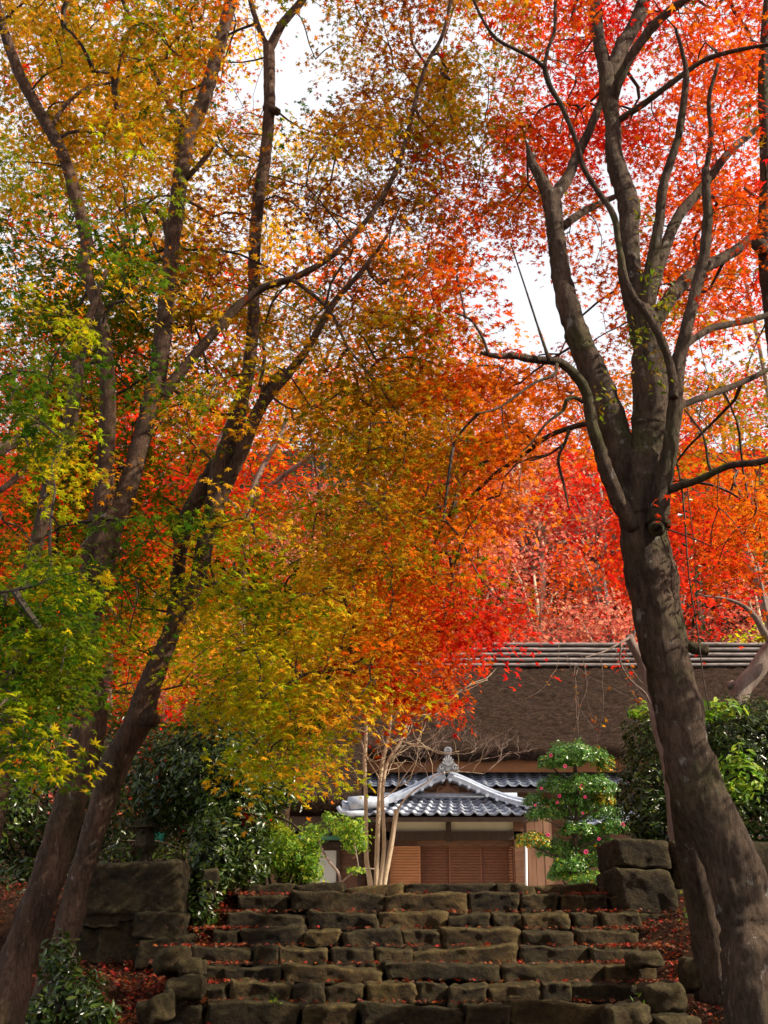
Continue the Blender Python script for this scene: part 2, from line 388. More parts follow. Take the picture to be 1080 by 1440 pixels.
def rock(mb, c, s, seed, n=6, rough=.10, pw=None, rot=0, yaw=0):
    """superellipsoid block with worn edges; c centre, s half sizes"""
    rnd = random.Random(seed); pw = pw or rnd.uniform(4.5, 9); idx = {}; v = []; f = []
    tx, tz = rnd.uniform(-.12, .12), rnd.uniform(-.10, .10)
    def vert(p):
        k = tuple(p)
        if k in idx: return idx[k]
        x, y, z = (a / n * 2 - 1 for a in p)
        m_ = (abs(x) ** pw + abs(y) ** pw + abs(z) ** pw) ** (1 / pw); x, y, z = x / m_, y / m_, z / m_
        q = Vector((x * s[0], y * s[1], z * s[2]))
        q.x += q.z * tx; q.z += q.x * tz
        nv = noise.noise_vector(q * (1.1 / max(min(s), .05)) * .5 + Vector((seed * 3.1, seed * 1.7, 0)))
        q += nv * rough * min(s) * 1.6
        nv = noise.noise_vector(q * 7 + Vector((seed, 0, 0))); q += nv * rough * .19; q += noise.noise_vector(q * 17) * rough * .10
        if rot: q = Vector((q.x * math.cos(rot) - q.z * math.sin(rot), q.y, q.x * math.sin(rot) + q.z * math.cos(rot)))
        if yaw: q = Vector((q.x * math.cos(yaw) - q.y * math.sin(yaw), q.x * math.sin(yaw) + q.y * math.cos(yaw), q.z))
        idx[k] = len(v); v.append(q + Vector(c)); return idx[k]
    for a in range(3):
        for side in (0, n):
            for i in range(n):
                for j in range(n):
                    q = []
                    for (ii, jj) in ((i, j), (i + 1, j), (i + 1, j + 1), (i, j + 1)):
                        p = [0, 0, 0]; p[a] = side; p[(a + 1) % 3] = ii; p[(a + 2) % 3] = jj; q.append(vert(p))
                    f.append(tuple(q if side else q[::-1]))
    mb.add(v, f)

# ------------------------------------------------------------------ ground
# the stair: tread edges (photo row, depth); the height of each follows from the row
ROWS = [(1245, 11.75), (1258, 11.40), (1283, 11.02), (1307, 10.68), (1332, 10.34), (1357, 10.0), (1384, 9.68), (1413, 9.36)]
STEPZ = [P(540, r, y).z for r, y in ROWS]
STEPY = [y for r, y in ROWS]
while STEPZ[-1] > -1.45: STEPZ.append(STEPZ[-1] - .165); STEPY.append(STEPY[-1] - .33)
TOP = STEPZ[0] - .03
def smooth(a, b, x):
    t = min(1, max(0, (x - a) / (b - a))); return t * t * (3 - 2 * t)
def gz(x, y):
    if y > 11.9: z = TOP
    elif y < STEPY[-1]: z = -1.6
    else: z = -1.6 + (TOP + 1.6) * (y - STEPY[-1]) / (11.9 - STEPY[-1])
    z -= .10 if -2.2 < x < 2.3 and y < 12 else 0
    # banks at both sides of the stair
    if y < 13:
        lft = smooth(-1.5, -2.6, x) if x < 0 else 0
        z += lft * .12 * smooth(7, 9, y) * (1 - smooth(9.6, 10.6, y)) - lft * .28 * smooth(10.0, 10.5, y) * (1 - smooth(10.9, 11.3, y))
        rt = smooth(2.3, 3.0, x) if x > 0 else 0
        z += rt * .25 * smooth(6, 9, y) * (1 - smooth(10.5, 12.5, y))
    if y > 41: z += (y - 41) * .80 if y < 92 else 51 * .80
    if y > 41: z += 1.2 * noise.noise(Vector((x * .08, y * .08, 0)))
    z += .04 * noise.noise(Vector((x * 1.3, y * 1.3, 3))) * (0 if -2 < x < 2.3 else 1)
    return z
xs = np.concatenate([np.linspace(-70, -8, 18)[:-1], np.linspace(-8, 8, 90), np.linspace(8, 70, 18)[1:]])
ys = np.concatenate([np.linspace(-30, 5, 12)[:-1], np.linspace(5, 14, 70), np.linspace(14, 42, 20)[1:], np.linspace(42, 130, 40)[1:]])
V = np.array([(x, y, gz(x, y)) for y in ys for x in xs]); nx = len(xs)
fc = np.array([(j * nx + i, j * nx + i + 1, (j + 1) * nx + i + 1, (j + 1) * nx + i) for j in range(len(ys) - 1) for i in range(nx - 1)])
tag(np_mesh('ground', V, fc.ravel(), np.full(len(fc), 4), SOIL, None, None, True), kind='structure')

GRAVEL = plain('pale_sandy_gravel', (.34, .30, .23), (.48, .43, .34), 9, .9, .5)
ty = [13.2, 20, 26, 33]; tx_ = [-14, -5, 0, 5, 16]
mb = MB(); mb.add([(x, y, TOP + .01 + .03 * noise.noise(Vector((x, y, 1)))) for y in ty for x in tx_], [(j * 5 + i, j * 5 + i + 1, j * 5 + i + 6, j * 5 + i + 5) for j in range(3) for i in range(4)])
tag(mb.build('terrace', GRAVEL), kind='structure')
# ------------------------------------------------------------------ stone stair
stair = empty('stone_stairway', (0, 9, -.6), 'broad mossy stone stairway of rough blocks climbing to the thatched house', 'stairway')
EXT = [(338, 872), (334, 880), (318, 884), (300, 884), (268, 892), (240, 905), (236, 930), (215, 960)]
for i, (z, y) in enumerate(zip(STEPZ, STEPY)):
    mb = MB(); rnd = random.Random(40 + i)
    e = EXT[min(i, 7)]; row = ROWS[min(i, 7)][0]
    x = P(e[0], row, y).x; x1 = P(e[1], row, y).x
    if i > 7: x, x1 = -2.1, 2.9
    h = (z - STEPZ[i + 1]) if i + 1 < len(STEPZ) else .17
    k = 0
    while x < x1:
        wd = rnd.choice([.26, .36, .44, .52, .66, .84]) * rnd.uniform(.85, 1.15); wd = min(wd, x1 - x + .1)
        hh = (h + .05) / 2 * rnd.uniform(.86, 1.06)
        if rnd.random() < .15: hh *= .78
        dz = rnd.uniform(-.018, .018); d = .24
        rock(mb, (x + wd / 2, y + d - .03 + rnd.uniform(-.035, .03), z - hh + dz), (wd / 2 - .006, d, hh), 100 * i + k, 16, .12, rnd.uniform(9, 26), yaw=rnd.uniform(-.06, .06))
        x += wd; k += 1
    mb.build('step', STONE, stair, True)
# side stones at the left edge of the stair
grp = 'loose stones beside the stair'
for n_, (px, py, w_, h_, Y, lab) in enumerate([
    (222, 1420, 44, 36, 8.95, 'tilted pale boulder at the left foot of the stair'),
    (262, 1392, 46, 30, 9.3, 'low flat stone between the tilted boulder and the steps'),
    (243, 1352, 44, 34, 9.9, 'rounded brown stone below the corner of the left wall'),
    (270, 1362, 34, 22, 9.85, 'small stone tucked against the left end of the steps'),
    (905, 1350, 44, 20, 9.7, 'flat mossy stone below the right wall'),
    (930, 1405, 56, 40, 9.2, 'squarish mossy block at the right foot of the stair'),
    (985, 1372, 52, 40, 9.4, 'mossy block between the squarish block and the big maple trunk'),
    (950, 1446, 64, 34, 8.9, 'wide low stone at the bottom right of the stair'),
    (880, 1432, 60, 40, 9.0, 'dark rounded stone ending the lowest visible step')]):
    mb = MB(); p = P(px, py, Y); s = PS(py, Y)
    rock(mb, (0, 0, 0), (w_ * s / 2, .22, h_ * s / 2), 300 + n_, 8, .16, 5, rot=(.35 if n_ == 0 else 0.05 * (n_ % 3)))
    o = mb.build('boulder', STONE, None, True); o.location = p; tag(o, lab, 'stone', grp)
def blockwall(name, label, L):
    o = empty(name, P(L[0][0], L[0][1], L[0][4]), label, 'stone wall')
    for n_, (px, py, w_, h_, Y, dep, yaw, seed) in enumerate(L):
        mb = MB(); p = P(px, py, Y); s = PS(py, Y)
        rock(mb, p + Vector((0, dep, 0)), (w_ * s / 2, dep, h_ * s / 2), seed, 20, .10, 14, yaw=yaw)
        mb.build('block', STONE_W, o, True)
    return o
blockwall('retaining_wall', 'mossy wall of big stone blocks left of the stair below the camellia', [
    (185, 1248, 145, 72, 10.75, .55, .0, 21), (222, 1302, 72, 38, 10.72, .4, .0, 22), (228, 1339, 76, 42, 10.70, .45, .0, 23),
    (170, 1325, 70, 60, 10.85, .4, 0, 24), (182, 1285, 44, 18, 10.8, .3, 0, 25), (140, 1290, 60, 26, 10.8, .3, 0, 26), (120, 1330, 70, 50, 10.9, .3, 0, 28),
    (268, 1245, 26, 46, 11.1, .5, .35, 27), (264, 1300, 22, 50, 11.05, .5, .2, 29)])
blockwall('retaining_wall', 'dark stacked stone pier at the right end of the top step under the hedge', [
    (905, 1200, 78, 40, 11.2, .5, 0, 31), (912, 1256, 86, 66, 11.15, .55, .0, 32), (912, 1312, 76, 52, 11.12, .5, 0, 33),
    (885, 1224, 26, 16, 11.3, .3, 0, 34), (990, 1215, 90, 70, 11.4, .5, 0, 35), (985, 1290, 80, 80, 11.35, .5, 0, 36), (1080, 1230, 100, 90, 11.5, .5, 0, 37), (1080, 1310, 110, 80, 11.45, .5, 0, 38)])

# ------------------------------------------------------------------ the thatched house
house = empty('thatched_house', (0, 34, TOP), 'old thatched Japanese house with a low tile gabled entrance beyond the stair', 'house')
HY = 33.5
def wave_roof(mb, TL, TR, BL, BR, ncol, nrow, amp=.045, lip=.05, th=.035, seg=7):
    TL, TR, BL, BR = map(Vector, (TL, TR, BL, BR))
    nrm = (TR - TL).cross(BL - TL).normalized()
    if nrm.z < 0: nrm = -nrm
    nc = ncol * seg + 1
    for j in range(nrow):
        t0, t1 = max(0, (j - .12) / nrow), (j + 1) / nrow
        v = []
        for (t, o_, e) in ((t0, 0, 0), (t1, lip, 0), (t1, lip - th, 0)):
            for i in range(nc):
                s_ = i / (nc - 1); ph = (i % seg) / seg
                hgt = amp * (math.cos(2 * math.pi * (ph - .18)) * .8 + .35 * math.cos(4 * math.pi * (ph - .18)))
                p = (TL.lerp(TR, s_)).lerp(BL.lerp(BR, s_), t)
                v.append(p + nrm * (hgt + o_))
        f = []
        for r_ in range(2):
            for i in range(nc - 1):
                a = r_ * nc + i; f.append((a, a + nc, a + nc + 1, a + 1))
        mb.add(v, f)
# thatch: one slope; its eave steps down at the left
e_r = P(0, 1050, HY).z; rid = P(540, 928, 38.2); slope = (rid.z - e_r) / (38.2 - HY)
def on_slope(x, Y): return Vector((x, Y, e_r + slope * (Y - HY)))
Yl = 31.4
xR = 18.0; xS = P(512, 1100, 32).x; xL = P(400, 1100, 32).x - 3.0
nrm = Vector((0, -slope, 1)).normalized()
def thatch_slab(mb, x0, x1, Y0, Y1, th=.55, nxs=260, nys=90):
    v = []; f = []
    for j in range(nys + 1):
        for i in range(nxs + 1):
            x = x0 + (x1 - x0) * i / nxs; Y = Y0 + (Y1 - Y0) * j / nys
            p = on_slope(x, Y) + nrm * (.10 * noise.noise(Vector((x * .7, Y * .9, 0))) + .05 * noise.noise(Vector((x * 3, Y * 5, 2))) + .055 * noise.noise(Vector((x * 2.2, Y * 14, 4))) + .05 * noise.noise(Vector((x * 9, Y * 9, 6))))
            if j == 0: p.z += -.04 + .05 * noise.noise(Vector((x * 4, 0, 9)))
            v.append(p)
    n1_ = nxs + 1
    for j in range(nys):
        for i in range(nxs): a = j * n1_ + i; f.append((a, a + 1, a + n1_ + 1, a + n1_))
    k = len(v)
    for i in range(nxs + 1): v.append(v[i] + Vector((0, .12, -th)))
    for i in range(nxs): f.append((i + 1, i, k + i, k + i + 1))
    k2 = len(v); v += [v[k] + Vector((0, 3, 1.2)), v[k + nxs] + Vector((0, 3, 1.2))]
    f.append(tuple(range(k + nxs, k - 1, -1)) + (k2, k2 + 1))
    mb.add(v, f)
mb = MB(); thatch_slab(mb, xS, xR, HY, 38.2, .34); mb.build('thatch_roof', THATCH, house, True)
mb = MB(); thatch_slab(mb, xL, xS - .003, Yl, 38.2, .34)
poly = [on_slope(xS, Yl), on_slope(xS, HY + .6), on_slope(xS, HY + .6) + Vector((0, 0, -.5)), on_slope(xS, Yl) + Vector((0, .1, -.36))]
mb.add(poly, [(0, 1, 2, 3)])
mb.build('thatch_roof', THATCH, house, True)
mb = MB()                                                # back slope and gable ends so that the roof is a solid
mb.add([Vector((xL, 38.2, rid.z)), Vector((xR, 38.2, rid.z)), Vector((xR, 43.5, e_r)), Vector((xL, 43.5, e_r))], [(0, 1, 2, 3)])
mb.add([on_slope(xL, Yl), Vector((xL, 38.2, rid.z)), Vector((xL, 43.5, e_r))], [(0, 1, 2)])
mb.add([on_slope(xR, HY), Vector((xR, 38.2, rid.z)), Vector((xR, 43.5, e_r))], [(0, 1, 2)])
mb.build('back_slope', THATCH, house)
# ridge
rp0 = P(540, 930, 38.1); rp1 = P(540, 906, 38.2)
mb = MB(); mb.prism([Vector((xL + 1, 37.75, rp0.z - .25)), Vector((xL + 1, 38.1, rp1.z - .05)), Vector((xL + 1, 38.7, rp1.z - .05)), Vector((xL + 1, 39.1, rp0.z - .25))], Vector((xR - xL - 2, 0, 0)))
mb.build('ridge_cover', WOOD_D, house)
for i in range(5):
    mb = MB(); t = i / 4; z = rp0.z - .22 + t * (rp1.z - rp0.z + .18); Y = 37.68 + t * .36
    pts = [Vector((x, Y, z + .03 * noise.noise(Vector((x * .6, i * 3, 0))))) for x in np.linspace(xL + .8, xR - .8, 50)]
    mb.tube(pts, [.055 + .012 * noise.noise(Vector((p.x * 1.5, i, 5))) for p in pts], 8); mb.build('ridge_pole', POLE, house, True)
# soffit band and wall behind
s0 = P(540, 1066, HY).z; s1 = P(540, 1086, HY + .3).z
mb = MB(); mb.box(xS + .05, xR - .3, HY + .25, HY + .35, s1, s0 + .1); mb.build('eave_board', SOFFIT, house)
YW = 34.6
mb = MB(); mb.box(xS, xR - .5, YW, YW + .2, TOP - .3, s0 + .3); mb.build('wall', WOOD, house)
YWL = 32.6
zl = P(0, 1135, Yl).z
mb = MB(); mb.box(xL + .3, xS + .02, YWL, YWL + .2, TOP - .3, zl + .9); mb.build('wall', WOOD, house)
mb = MB(); mb.box(xL + .3, xS - .1, Yl + .42, Yl + .5, zl - .55, zl - .2); mb.build('eave_board', WOOD_D, house)
# tile pent roofs
def pent(name, px0, px1, py0, py1, Y0, Y1, tw=.33, nrow=6, gutter=None):
    mb = MB(); TLp, TRp = P(px0, py0, Y0), P(px1, py0, Y0); BLp, BRp = P(px0, py1, Y1), P(px1, py1, Y1)
    BLp.x, BRp.x = TLp.x, TRp.x
    wave_roof(mb, TLp, TRp, BLp, BRp, max(2, int((TRp.x - TLp.x) / tw)), nrow)
    o = mb.build(name, TILE, house, True)
    mb = MB(); mb.box(BLp.x, BRp.x, BLp.y + .04, BLp.y + .10, BLp.z - .16, BLp.z - .055)
    mb.prism([BLp + Vector((0, .1, -.10)), BLp + Vector((0, .1, -.16)), TLp + Vector((0, 0, -.2)), TLp + Vector((0, 0, -.13))], Vector((BRp.x - BLp.x, 0, 0)))
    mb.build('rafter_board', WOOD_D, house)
    if gutter:
        mb = MB(); mb.tube([BLp + Vector((0, -.06, -.16)), BRp + Vector((0, -.06, -.16))], [.06, .06], 8); mb.build('gutter', gutter, house, True)
    return BLp, BRp
pent('tile_pent_roof', 517, 878, 1086, 1106, 34.6, 33.55)
pent('tile_pent_roof', 402, 486, 1150, 1170, 32.6, 31.9, gutter=COPPER)
pent('tile_pent_roof', 790, 900, 1132, 1160, 33.4, 32.3)
# left wall details: paper screen, posts
def pbox(name, px0, px1, py0, py1, Y, th, mat, parent=house):
    a = P(px0, py0, Y); b_ = P(px1, py1, Y); a.x = P(px0, 1200, Y).x; b_.x = P(px1, 1200, Y).x
    mb = MB(); mb.box(min(a.x, b_.x), max(a.x, b_.x), Y, Y + th, b_.z, a.z); return mb.build(name, mat, parent)
pbox('paper_screen', 432, 473, 1196, 1290, 32.50, .08, PAPER)
for x_ in (431, 475, 505): pbox('post', x_ - 2, x_ + 3, 1176, 1300, 32.42, .1, WOOD_D)
pbox('lintel', 400, 520, 1184, 1192, 32.38, .1, WOOD_D)
# right side wall windows
for wx in (868,):
    o = pbox('window', wx - 14, wx + 30, 1110, 1136, 34.5, .06, BLACK)
    for k in range(6):
        pbox('window_bar', wx - 12 + 7 * k, wx - 11 + 7 * k, 1110, 1136, 34.44, .04, WOOD_P, house)

# ---- entrance
gx0, gx1 = 550, 737
YD = 31.0
def door(px0, px1, py0, py1, Y, mat, lit=False):
    a = P(px0, py0, Y); b_ = P(px1, py1, Y); a.x = P(px0, 1200, Y).x; b_.x = P(px1, 1200, Y).x; mb = MB(); fw = .045
    x0, x1, z0, z1 = a.x, b_.x, b_.z, a.z
    mb.box(x0, x0 + fw, Y - .02, Y + .04, z0, z1); mb.box(x1 - fw, x1, Y - .02, Y + .04, z0, z1)
    mb.box(x0 + fw, x1 - fw, Y - .02, Y + .04, z1 - fw, z1); mb.box(x0 + fw, x1 - fw, Y - .02, Y + .04, z0, z0 + fw)
    mb.box(x0 + fw, x1 - fw, Y + .02, Y + .03, z0 + fw, z1 - fw)
    n_ = 26
    for i in range(n_):
        z = z0 + fw + (z1 - z0 - 2 * fw) * (i + .5) / n_
        mb.box(x0 + fw, x1 - fw, Y - .012, Y + .018, z - .021, z + .021)
    for i in range(1, 4):
        x = x0 + (x1 - x0) * i / 4; mb.box(x - .008, x + .008, Y - .016, Y + .01, z0 + fw, z1 - fw)
    return mb.build('slatted_door', mat, house)
door(546, 591, 1190, 1300, YD - .12, SHUT_LIT)
SHUT_SHADE = plain('slatted_wood_shaded', (.15, .058, .030), (.24, .095, .050), 4, .6, .2, (1, 1, 8))  # same slatted wood, darker: shade of the recessed doors put into the colour
door(588, 633, 1190, 1300, YD + .30, SHUT_SHADE); door(631, 677, 1190, 1300, YD + .24, SHUT_SHADE); door(675, 724, 1190, 1300, YD + .30, SHUT_SHADE)
pbox('lintel', 540, 726, 1180, 1190, YD + .05, .2, WOOD)
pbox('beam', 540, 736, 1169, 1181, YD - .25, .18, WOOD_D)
pbox('plaster_panel', 552, 629, 1150, 1169, YD - .12, .05, PLASTER)
pbox('plaster_panel', 634, 725, 1150, 1169, YD - .12, .05, PLASTER)
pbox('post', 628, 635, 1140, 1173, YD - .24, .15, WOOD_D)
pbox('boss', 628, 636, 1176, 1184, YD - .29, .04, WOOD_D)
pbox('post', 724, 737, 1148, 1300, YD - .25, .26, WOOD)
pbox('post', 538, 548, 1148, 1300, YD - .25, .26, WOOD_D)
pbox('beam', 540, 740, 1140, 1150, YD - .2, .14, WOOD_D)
a = P(739.5, 1190, YD - .45); b_ = P(741, 1300, YD - .45)
mb = MB(); mb.tube([a, b_], [.035, .035], 8); mb.build('downpipe', GUTTER, house, True)
# board side wall right of the entrance
for k in range(3): pbox('wall_board', 742 + 12 * k, 753.4 + 12 * k, 1150, 1300, YD - .05 + .008 * (k % 2), .06, WOOD_P)
# roof of the entrance: front pent, gable, side slopes, verges, crest
A_ = P(628, 1089, 30.3); LC = P(482, 1141, 29.6); RC = P(762, 1141, 29.6)
wl0, wr0 = P(548, 1123, 30.45), P(716, 1123, 30.45)
mb = MB(); wave_roof(mb, wl0, wr0, P(505, 1146, 29.6), P(752, 1146, 29.6), 14, 5, .05, .055, .045)
mb.build('front_tile_roof', TILE, house, True)
fl, fr = P(498, 1147, 29.62), P(757, 1147, 29.62)
mb = MB(); mb.box(fl.x, fr.x, 29.68, 29.76, fl.z - .14, fl.z - .03)
mb.prism([fl + Vector((0, .1, -.08)), fl + Vector((0, .1, -.14)), Vector((fl.x, 31.2, fl.z + .1)), Vector((fl.x, 31.2, fl.z + .2))], Vector((fr.x - fl.x, 0, 0)))
mb.build('rafter_board', WOOD_D, house)
mb = MB(); mb.tube([wl0 + Vector((-.2, -.03, .06)), wr0 + Vector((.2, -.03, .06))], [.09, .09], 10); mb.build('ridge_tile', TILE_V, house, True)
# gable board + carving
gb = [P(552, 1122, 30.5), P(628, 1094, 30.5), P(712, 1122, 30.5)]
mb = MB(); mb.prism(gb, Vector((0, .12, 0))); mb.build('gable_board', WOOD, house)
mb = MB()
for sgn in (-1, 1):
    pts = [P(630 + sgn * t * 52, 1116 - 10 * math.exp(-t * 2.6) + 5 * math.sin(t * 5), 30.44) for t in np.linspace(0, 1, 12)]
    mb.tube(pts, [.10 - .07 * k / 11 for k in range(12)], 6)
    c = P(630 + sgn * 9, 1112, 30.42)
    mb.tube([c + Vector((.11 * math.cos(a_), 0, .11 * math.sin(a_))) for a_ in np.linspace(0, 5, 14)], [.03] * 14, 6)
mb.tube([P(630, 1098, 30.42), P(630, 1121, 30.42)], [.09, .05], 8)
mb.build('gable_carving', WOOD_P, house, True)
# verges with a curve, side slopes behind them
def verge(pts, side):
    p, r = spline(pts, [.12] * len(pts), .08)
    mb = MB()
    v = []; f = []
    for i, q in enumerate(p):
        t = (p[min(i + 1, len(p) - 1)] - p[max(0, i - 1)]).normalized()
        up = Vector((0, -1, 0)).cross(t); up = up if up.z > 0 else -up
        y_ = Vector((0, 1, 0))
        for a_, b__ in ((-.10, -.07), (-.12, .04), (-.04, .09), (.12, .10), (.32, .09), (.42, .04), (.42, -.06)):
            v.append(q + y_ * a_ + up * b__)
    k = 7
    for i in range(len(p) - 1):
        for j in range(k): f.append((i * k + j, i * k + (j + 1) % k, (i + 1) * k + (j + 1) % k, (i + 1) * k + j))
    f += [tuple(range(k)), tuple(range((len(p) - 1) * k, len(p) * k))]
    mb.add(v, f)
    for i in range(1, len(p), 3):                         # round tile ends below the verge
        q = p[i] + Vector((0, -.12, -.07)); mb.tube([q, q + Vector((0, .4, 0))], [.05, .05], 8)
    o = mb.build('verge', TILE_V, house, False)
    mb = MB(); mb.tube([q + Vector((0, .12, .12)) for q in p], [.06] * len(p), 8); mb.build('verge_cap', TILE_V, house, True)
    v = []; f = []                                        # tiled slope behind
    mb = MB(); n_ = len(p)
    for i in range(0, n_ - 1, 3):
        i2 = min(i + 3, n_ - 1)
        wave_roof(mb, p[i] + Vector((0, .4, .02)), Vector((p[i].x, 34.4, p[i].z + .02)), p[i2] + Vector((0, .4, .02)), Vector((p[i2].x, 34.4, p[i2].z + .02)), 12, 1, .04, .04, .03, 6)
    mb.build('side_slope', TILE, house, True)
Yv = 30.1
verge([P(626, 1092, Yv), P(606, 1100, Yv), P(580, 1113, Yv), P(552, 1125, Yv - .1), P(520, 1133, Yv - .3), P(495, 1137, Yv - .45), P(481, 1134, Yv - .55)], -1)
verge([P(630, 1092, Yv), P(652, 1100, Yv), P(680, 1113, Yv), P(708, 1124, Yv - .1), P(735, 1131, Yv - .3), P(752, 1133, Yv - .45), P(762, 1130, Yv - .55)], 1)
mb = MB()                                                # flared end tile on the left
c = P(492, 1130, 29.5); mb.tube([c + Vector((-.02, 0, 0)), c + Vector((.30, .1, .04)), c + Vector((.95, .25, .06))], [.17, .165, .13], 14); mb.build('end_tile', TILE_V, house, True)
c = P(478, 1140, 29.45); mb = MB(); mb.tube([c + Vector((-.05, 0, .1)), c, c + Vector((.25, .05, -.06)), c + Vector((.6, .1, -.05))], [.05, .07, .08, .07], 8); mb.build('eave_corner_tile', TILE_V, house, True)
# crest (onigawara): stepped lobes, fan ribs, scroll ball on a neck
cx = P(630, 1073, 30.0); s_ = PS(1070, 30.0) * .82
def lob(mb, dx, dy, rx, rz, th=.16, n_=18):
    pts = [Vector((cx.x + (dx + rx * math.cos(a_)) * s_, cx.y - th / 2, cx.z + (-dy + rz * math.sin(a_)) * s_)) for a_ in np.linspace(0, 2 * math.pi, n_, endpoint=False)]
    mb.prism(pts, Vector((0, th, 0)))
mb = MB()
lob(mb, 0, 2, 9, 12, .20); lob(mb, -10, 8, 6, 7, .17); lob(mb, 10, 8, 6, 7, .17); lob(mb, -15, 12, 4, 4, .14); lob(mb, 15, 12, 4, 4, .14); lob(mb, 0, 9, 14, 6, .15)
for a_ in np.linspace(.35, math.pi - .35, 7):
    q0 = Vector((cx.x, cx.y - .12, cx.z - 6 * s_)); q1 = q0 + Vector((math.cos(a_) * 11 * s_, 0, math.sin(a_) * 17 * s_)); mb.tube([q0, q1], [.02, .035], 6)
for dx in (-11, 11):
    q = Vector((cx.x + dx * s_, cx.y - .1, cx.z - 9 * s_)); mb.tube([q + Vector((.08 * math.cos(t) * (1 - t / 9), 0, .08 * math.sin(t) * (1 - t / 9))) for t in np.linspace(0, 7, 16)], [.025] * 16, 6)
mb.build('crest', ORN, house)
mb = MB(); q = Vector((cx.x, cx.y, cx.z + 12 * s_)); mb.tube([q, q + Vector((0, 0, 5 * s_))], [.045, .04], 8)
q = Vector((cx.x, cx.y - .12, cx.z + 20 * s_)); mb.tube([q, q + Vector((0, .3, 0))], [.105, .105], 16)
mb.tube([q + Vector((.065 * math.cos(t), -.01, .065 * math.sin(t))) for t in np.linspace(0, 6.28, 14)], [.014] * 14, 6); mb.tube([q + Vector((0, -.03, 0)), q], [.025, .025], 8)
mb.build('crest_ball', ORN, house)

# ------------------------------------------------------------------ trees traced limb by limb
GRP = 'autumn maples around the stair'
def tree(name, base, label, cat='tree', group=GRP): return empty(name, base, label, cat, group)

# --- big maple on the right
tD = tree('maple_tree', P(1060, 1470, 7.0), 'big many-stemmed maple with a thick mossy leaning trunk right of the stair')
nD = []; mb = MB()
main = [(1085, 1560, 118, 6.9), (1072, 1490, 104, 6.9), (1068, 1440, 100, 6.9), (1060, 1340, 92, 6.95), (1047, 1278, 80, 7.0), (1022, 1203, 76, 7.0), (1004, 1160, 76, 7.0), (982, 1110, 74, 7.0),
        (966, 1060, 68, 7.0), (957, 1010, 65, 7.0), (946, 960, 66, 7.0), (933, 900, 68, 7.0), (922, 840, 70, 7.0), (908, 780, 66, 7.0), (904, 730, 67, 7.0), (907, 690, 66, 7.0), (912, 650, 60, 7.0), (916, 600, 52, 7.0)]
limb(mb, main, sides=72, step=.022, wob=.16, flute=.05, bark=.05)
limb(mb, [(1012, 1400, 66, 9.3), (1002, 1340, 52, 9.2), (990, 1278, 46, 9.1), (974, 1203, 42, 9.0), (964, 1130, 42, 8.8), (960, 1060, 40, 8.4), (950, 990, 36, 7.8)], sides=36, step=.04, wob=.05, flute=.04, bark=.04)
mb.tube([P(924, 742, 6.80), P(925, 744, 6.70), P(925, 744, 6.66), P(925, 745, 6.69)], [.055, .05, .035, .015], 14, wob=.3)
W = lambda L, Y, **k: limbw(mb, L, Y, **{**dict(nodes=nD, bark=.045, sides=18, step=.035, wob=.16), **k})
W([(898, 730, 46), (886, 690, 46), (877, 650, 46), (859, 588, 42), (837, 527, 40), (816, 480, 34), (799, 426, 31), (788, 375, 26), (780, 317, 24), (775, 275, 28)], (6.95, 7.3), sides=24, flute=.03)
W([(775, 280, 22), (760, 250, 16), (749, 230, 13), (741, 202, 4)], 7.3)
W([(776, 280, 20), (797, 252, 16), (810, 222, 14), (828, 185, 12), (848, 135, 11), (868, 80, 9)], (7.3, 7.7))
W([(790, 320, 12), (812, 303, 11), (844, 286, 9), (880, 270, 6)], (7.4, 8.2))
W([(917, 620, 52), (917, 541, 54), (913, 487, 47), (899, 433, 39), (886, 382, 33), (884, 325, 29), (884, 288, 29), (873, 252, 27), (863, 216, 24), (862, 175, 22), (855, 130, 22), (852, 95, 22)], (7.0, 7.5), sides=24, flute=.04)
W([(852, 100, 20), (841, 50, 17), (838, 0, 16), (836, -60, 13), (846, -130, 9)], (7.5, 7.8))
W([(855, 110, 22), (875, 65, 21), (895, 30, 20), (906, 0, 18), (925, -60, 14), (935, -130, 8)], (7.5, 7.6))
W([(862, 150, 14), (868, 120, 14), (890, 75, 14), (925, 30, 13), (968, -4, 12), (1020, -40, 9), (1080, -60, 6)], (7.45, 6.9))
W([(868, 170, 9), (900, 150, 9), (940, 120, 8), (990, 85, 7), (1040, 70, 6), (1085, 62, 5)], (7.4, 7.0))
W([(906, 440, 30), (912, 411, 24), (920, 353, 17), (928, 306, 14), (933, 260, 13), (949, 209, 11), (957, 175, 10), (965, 110, 9), (960, 75, 6), (950, 40, 4)], (7.1, 6.8))
W([(915, 410, 22), (931, 361, 17), (953, 306, 15), (985, 267, 13), (1025, 215, 11), (1060, 185, 9), (1085, 170, 8)], (7.3, 8.2))
W([(925, 740, 36), (931, 686, 26), (942, 632, 23), (949, 577, 21), (953, 516, 20), (964, 469, 18), (978, 411, 16), (990, 360, 15), (995, 305, 14), (993, 270, 12), (992, 238, 11)], (6.82, 6.7), sides=16)
W([(912, 470, 26), (924, 447, 22), (949, 411, 20), (978, 382, 18), (1014, 364, 16), (1047, 343, 14), (1090, 300, 12)], (7.3, 8.4), sides=16)
W([(960, 490, 12), (971, 480, 10), (1000, 462, 10), (1032, 455, 9), (1070, 446, 8), (1110, 430, 6)], (7.0, 7.6))
W([(945, 585, 11), (960, 570, 9), (1007, 552, 9), (1043, 538, 8), (1090, 515, 7)], (7.0, 7.7))
W([(938, 690, 13), (960, 682, 11), (982, 675, 10), (1025, 655, 10), (1060, 651, 10), (1100, 642, 9)], (6.8, 6.5))
W([(1000, 664, 5), (996, 650, 4), (989, 613, 3), (975, 592, 3), (962, 575, 2)], 6.7)
